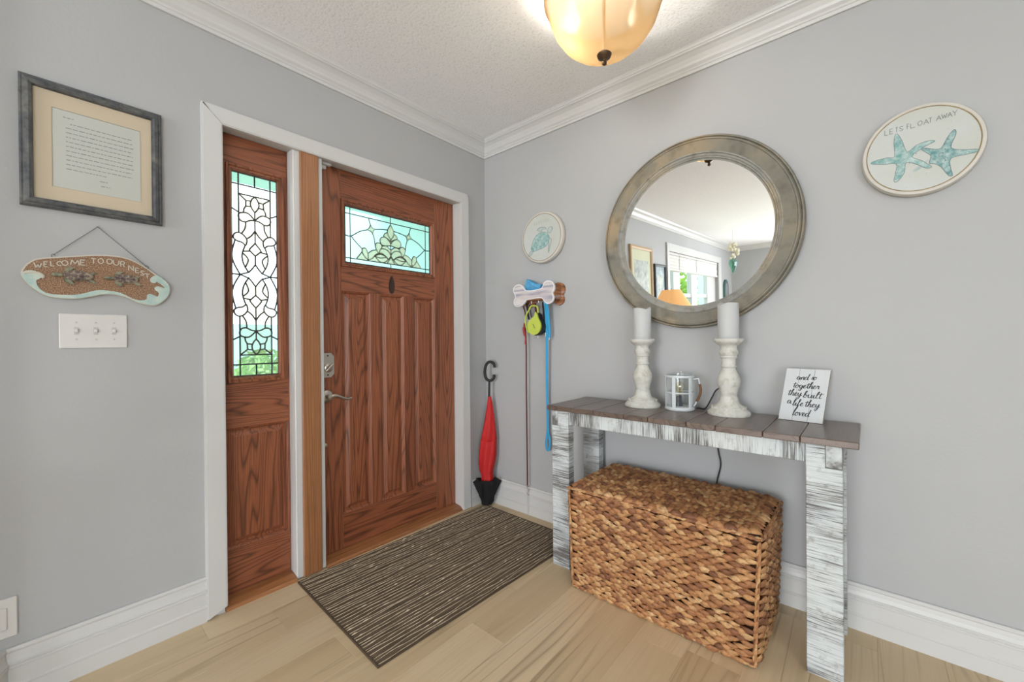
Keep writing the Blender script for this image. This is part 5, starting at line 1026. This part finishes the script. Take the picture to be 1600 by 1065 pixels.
ob('hook_handle', MB().tube(smoothpath([p0 + ax * .845, hc - hz_ * .066 + e1 * .002, hc - hz_ * .060 + e1 * .014, hc - hz_ * .050 + e1 * .026, hc - hz_ * .030 + e1 * .031][::1], 3) if False else smoothpath([hc + e1 * .030 - hz_ * .022, hc + e1 * .028 - hz_ * .045, hc + e1 * .008 - hz_ * .062, hc - e1 * .018 - hz_ * .052, hc - e1 * .030 - hz_ * .020, hc - e1 * .030 + hz_ * .020, hc - e1 * .018 + hz_ * .052, hc + e1 * .004 + hz_ * .063, hc + e1 * .026 + hz_ * .050, hc + e1 * .033 + hz_ * .024], 5), .0095, 10), 'black', UM, True)
ob('tip', MB().tube([p0 - ax * .004, p0 + ax * .02], [.010, .018], 10), 'black', UM)
# ------------------------------------------------------------------ striped door mat
MT = thing('door_mat', (.40, -.67, 0), 'dark brown rug with thin cream stripes in front of the front door', 'rug')
q00, q10, q11, q01 = V((.027, -1.256, 0)), V((.740, -1.283, 0)), V((.785, -.100, 0)), V((.064, -.088, 0))
def rg(s_, t_, z=0.0): return q00.lerp(q10, s_).lerp(q01.lerp(q11, s_), t_) + V((0, 0, z))
n, m = 4, 30; vs = []; fs = []
for i_ in range(n + 1):
    for j_ in range(m + 1): vs.append(rg(i_ / n, j_ / m, .0058))
for i_ in range(n):
    for j_ in range(m): fs.append((i_ * (m + 1) + j_, i_ * (m + 1) + j_ + 1, (i_ + 1) * (m + 1) + j_ + 1, (i_ + 1) * (m + 1) + j_))
mb = MB().add(vs, fs); mb.add([rg(0, 0, .0005), rg(1, 0, .0005), rg(1, 1, .0005), rg(0, 1, .0005), rg(0, 0, .0058), rg(1, 0, .0058), rg(1, 1, .0058), rg(0, 1, .0058)], [(0, 1, 2, 3)] + [(i_, (i_ + 1) % 4, 4 + (i_ + 1) % 4, 4 + i_) for i_ in range(4)])
ob('rug_base', mb, 'rug', MT)
mb = MB(); r_ = random.Random(11); NL = 40
for q in range(NL):
    s0 = (q + .5 + r_.uniform(-.28, .28)) / NL; pts, rad = [], []
    ph = r_.uniform(0, 6); am = r_.uniform(.001, .0028); knots = [r_.random() for _ in range(3)]
    for j_ in range(91):
        t = .006 + .988 * j_ / 90
        kn = max(math.exp(-((t - k_) / .0045) ** 2) for k_ in knots)
        pts.append(rg(s0 + 1.5 * am * (math.sin(t * 22 + ph) + .5 * math.sin(t * 57 + 2 * ph)), t, .0056)); rad.append(.0010 + .0012 * r_.random() + .0034 * kn)
    mb.tube(pts, rad, 5, flat=.6)
ob('cream_stripe', mb, 'rug_thread', MT, kind='stuff')
mb = MB().tube([rg(0, 0, .004), rg(1, 0, .004), rg(1, 1, .004), rg(0, 1, .004)], .0042, 6, closed=True)
ob('bound_edge', mb, 'rug_edge', MT)
# ------------------------------------------------------------------ the rest of the room, seen in the mirror
WN = thing('window_2', (XW, -5.07, WZ0), 'wide white framed window with raised blinds, seen in the mirror', 'window', kind='structure')
def cas(y0, y1, z0, z1): return MB().box((XW, y0, z0), (XW + .022, y1, z1), .003)
ob('casing', cas(-6.51, -6.34, WZ0 - .1, 2.16), 'white_trim', WN); ob('casing', cas(-3.815, -3.745, WZ0 - .1, 2.16), 'white_trim', WN); ob('casing', cas(-6.34, -3.815, 2.05, 2.16), 'white_trim', WN); ob('window_sill', MB().box((XW - .15, -6.55, WZ0 - .03), (XW + .06, -3.70, WZ0), .004), 'white_trim', WN)
for a, b in ((-4.42, -4.16), (-5.26, -4.96), (-6.35, -5.83), (-3.86, -3.80)): ob('mullion', MB().box((XW - .12, a, WZ0), (XW - .05, b, WZ1), .003), 'white_trim', WN)
for a, b in ((-4.16, -3.86), (-4.96, -4.42), (-5.83, -5.26)):
    ob('meeting_rail', MB().box((XW - .11, a, 1.415), (XW - .06, b, 1.475), .003), 'white_trim', WN); ob('pane', MB().box((XW - .088, a, WZ0), (XW - .084, b, WZ1)), 'clear_glass', WN)
for y0, y1 in ((-4.30, -3.83), (-5.11, -4.31), (-6.33, -5.12)):
    T = thing('window_blind', (XW - .02, (y0 + y1) / 2, 2.0), {-4.30: 'raised white blind nearest the framed pictures, in the mirror', -5.11: 'middle raised white blind in the mirror', -6.33: 'raised white blind farthest from the pictures, in the mirror'}[y0], 'blind', 'raised window blinds')
    ob('head_rail', MB().box((XW - .045, y0, 2.015), (XW - .005, y1, 2.05), .003), 'blind', T)
    for q in range(4): ob('fold', MB().box((XW - .045 + .004 * (q % 2), y0 + .005, 1.962 - q * .047), (XW - .008 - .004 * (q % 2), y1 - .005, 1.962 - q * .047 + .05), .006), 'blind', T)
    ob('bottom_rail', MB().box((XW - .048, y0, 1.790), (XW - .004, y1, 1.820), .003), 'blind', T)
def wall_art(y0, y1, z0, z1, fw, fm, matm, art, lab, mw):
    T = thing('framed_picture', (XW, (y0 + y1) / 2, z0), lab, 'picture', 'pictures on the rear wall')
    ob('frame', rect_ring(y0, y1, z0, z1, [(0, XW), (0, XW + .025), (fw * .5, XW + .03), (fw, XW + .02), (fw, XW + .008)]), fm, T)
    ob('mat_board', MB().box((XW + .002, y0 + fw * .8, z0 + fw * .8), (XW + .009, y1 - fw * .8, z1 - fw * .8)), matm, T); ob('art_print', MB().box((XW + .009, y0 + fw + mw, z0 + fw + mw), (XW + .0105, y1 - fw - mw, z1 - fw - mw * 1.6)), art, T)
wall_art(-3.215, -2.57, 1.15, 2.02, .04, 'gilt_frame', 'art_cream', 'art_sea', 'gilt-framed seascape picture reflected in the mirror', .08); wall_art(-3.675, -3.285, 1.2, 1.84, .03, 'black_frame', 'art_blue', 'art_sea', 'black-framed picture beside the reflected window', .07)
AR = thing('arched_mirror', (XW, -6.83, 1.2), 'dark teal arched frame right of the reflected window', 'mirror')
def arch(hw, zt, z0): return [(-6.83 - hw, z0)] + [(-6.83 - hw * math.cos(t), zt - hw + hw * math.sin(t)) for t in [PI * i / 16 for i in range(17)]] + [(-6.83 + hw, z0)]
ob('frame', MB().prism(arch(.15, 1.76, 1.15), XW, XW + .03, 'x'), 'arch_teal', AR); ob('glass', MB().prism(arch(.09, 1.70, 1.21), XW + .03, XW + .032, 'x'), 'mirror', AR)
HG = thing('hanging_ornament', (.41, -5.2, 2.43), 'shell cluster ornament with teal glass drop, hanging in the mirror view', 'ornament')
ob('string', MB().tube([(.41, -5.2, 2.43), (.41, -5.2, 2.2)], .0025, 6), 'shell', HG); mb = MB(); r_ = random.Random(2)
for _ in range(34):
    z = r_.uniform(1.96, 2.22); q = .02 + .05 * math.sin(PI * min(1, (z - 1.94) / .30)); a = r_.uniform(0, 2 * PI); c = (.41 + q * math.cos(a), -5.2 + q * math.sin(a), z); mb.lathe([(0, -.024), (.02, -.012), (.026, 0), (.016, .016), (0, .022)], c, 8, r_.choice('xyz'))
ob('shells', mb, 'shell', HG, True, kind='stuff'); ob('glass_drop', MB().lathe([(0, 1.74), (.02, 1.78), (.05, 1.86), (.065, 1.92), (.05, 1.965), (0, 1.98)], (.41, -5.2, 0), 12), 'drop_glass', HG)
TL = thing('table_lamp', (.34, -2.66, .76), 'table lamp with orange pleated shade, seen low in the mirror', 'lamp')
ob('lamp_shade', MB().lathe([(.098, 1.455), (.235, 1.215)], (.34, -2.66, 0), 40, cap=False), 'lamp_shade', TL, True); ob('base', MB().lathe([(0, .76), (.08, .76), (.08, .775), (.03, .79), (.05, .86), (.06, .93), (.04, 1.03), (.014, 1.09), (.012, 1.40), (0, 1.41)], (.34, -2.66, 0), 24), 'bronze', TL, True); ob('harp_finial', MB().tube([(.34, -2.66, 1.40), (.34, -2.66, 1.47)], .005, 8), 'bronze', TL)
ST = thing('side_table', (.34, -2.66, 0), 'dark wooden side table under the orange lamp', 'table')
ob('table_top', MB().box((.06, -2.95, .735), (.62, -2.37, .76), .006), 'dark_wood', ST)
for x in (.09, .55):
    for y in (-2.92, -2.44): ob('leg', MB().box((x, y, 0), (x + .04, y + .04, .735), .004), 'dark_wood', ST)
# ------------------------------------------------------------------ outdoors, seen through the glass
ob('porch_slab', MB().box((-3.2, -3.0, -.16), (-.14, .9, -.04)), 'concrete', kind='structure', label='concrete porch slab outside the front door', cat='porch')
ob('lawn', MB().box((-30, -30, -.30), (-.26, 30, -.17)), 'grass', kind='structure', label='green lawn outside the front door', cat='lawn')
ob('house_wing', MB().box((-3.4, .55, -.1), (-.14, .75, 3.6)), 'exterior_aqua', kind='structure', label='aqua painted house wing beside the porch', cat='wall')
ob('porch_soffit', MB().box((-2.2, -3.0, 2.50), (-.14, .55, 2.60)), 'exterior_aqua', kind='structure', label='aqua porch soffit over the front door', cat='porch ceiling')
ob('porch_post', MB().box((-1.05, -8.75, -.17), (-.80, -8.35, 3.2), .01), 'exterior_aqua', label='square aqua porch post outside the rear window', cat='post')
def bush(c, r_, m_, lab, seed, n=420, flat=1.0):
    T = thing('shrub', c, lab, 'shrub'); q = random.Random(seed); mb = MB()
    for _ in range(n):
        d_ = V((q.gauss(0, 1), q.gauss(0, 1), q.gauss(0, 1))).normalized(); rr_ = r_ * q.uniform(.55, 1.0); p_ = V(c) + V((d_.x * rr_, d_.y * rr_, r_ * flat + d_.z * rr_ * flat)); t = V((q.gauss(0, 1), q.gauss(0, 1), q.gauss(0, 1))).normalized(); u_ = t.orthogonal().normalized(); s_ = r_ * .22
        mb.add([p_ - t * s_, p_ + u_ * s_ * .35, p_ + t * s_, p_ - u_ * s_ * .35], [(0, 1, 2, 3)])
    ob('foliage', mb, m_, T); ob('stem', MB().tube([(c[0], c[1], c[2]), (c[0], c[1], c[2] + r_ * flat)], .03, 6), 'bark', T)
bush((-6.2, .62, -.17), .45, 'leaf', 'dark green shrub beyond the porch through the sidelight', 1); bush((-5.0, .05, -.17), .36, 'leaf_lime', 'lime shrub low beyond the sidelight glass', 2); bush((-8.0, 1.2, -.17), .55, 'leaf', 'larger green shrub farther beyond the sidelight', 3)
bush((-2.2, -9.6, -.17), 1.15, 'leaf_lime', 'leafy green shrub outside the rear window', 4, 600, 1.1); bush((-1.3, -6.9, -.17), .62, 'leaf', 'small shrub under the rear window', 5)
ob('neighbour_fence', MB().box((-16, -1, -.17), (-15.8, 9, 1.75)), 'far_blue', label='distant blue fence seen through the lower sidelight', cat='fence')
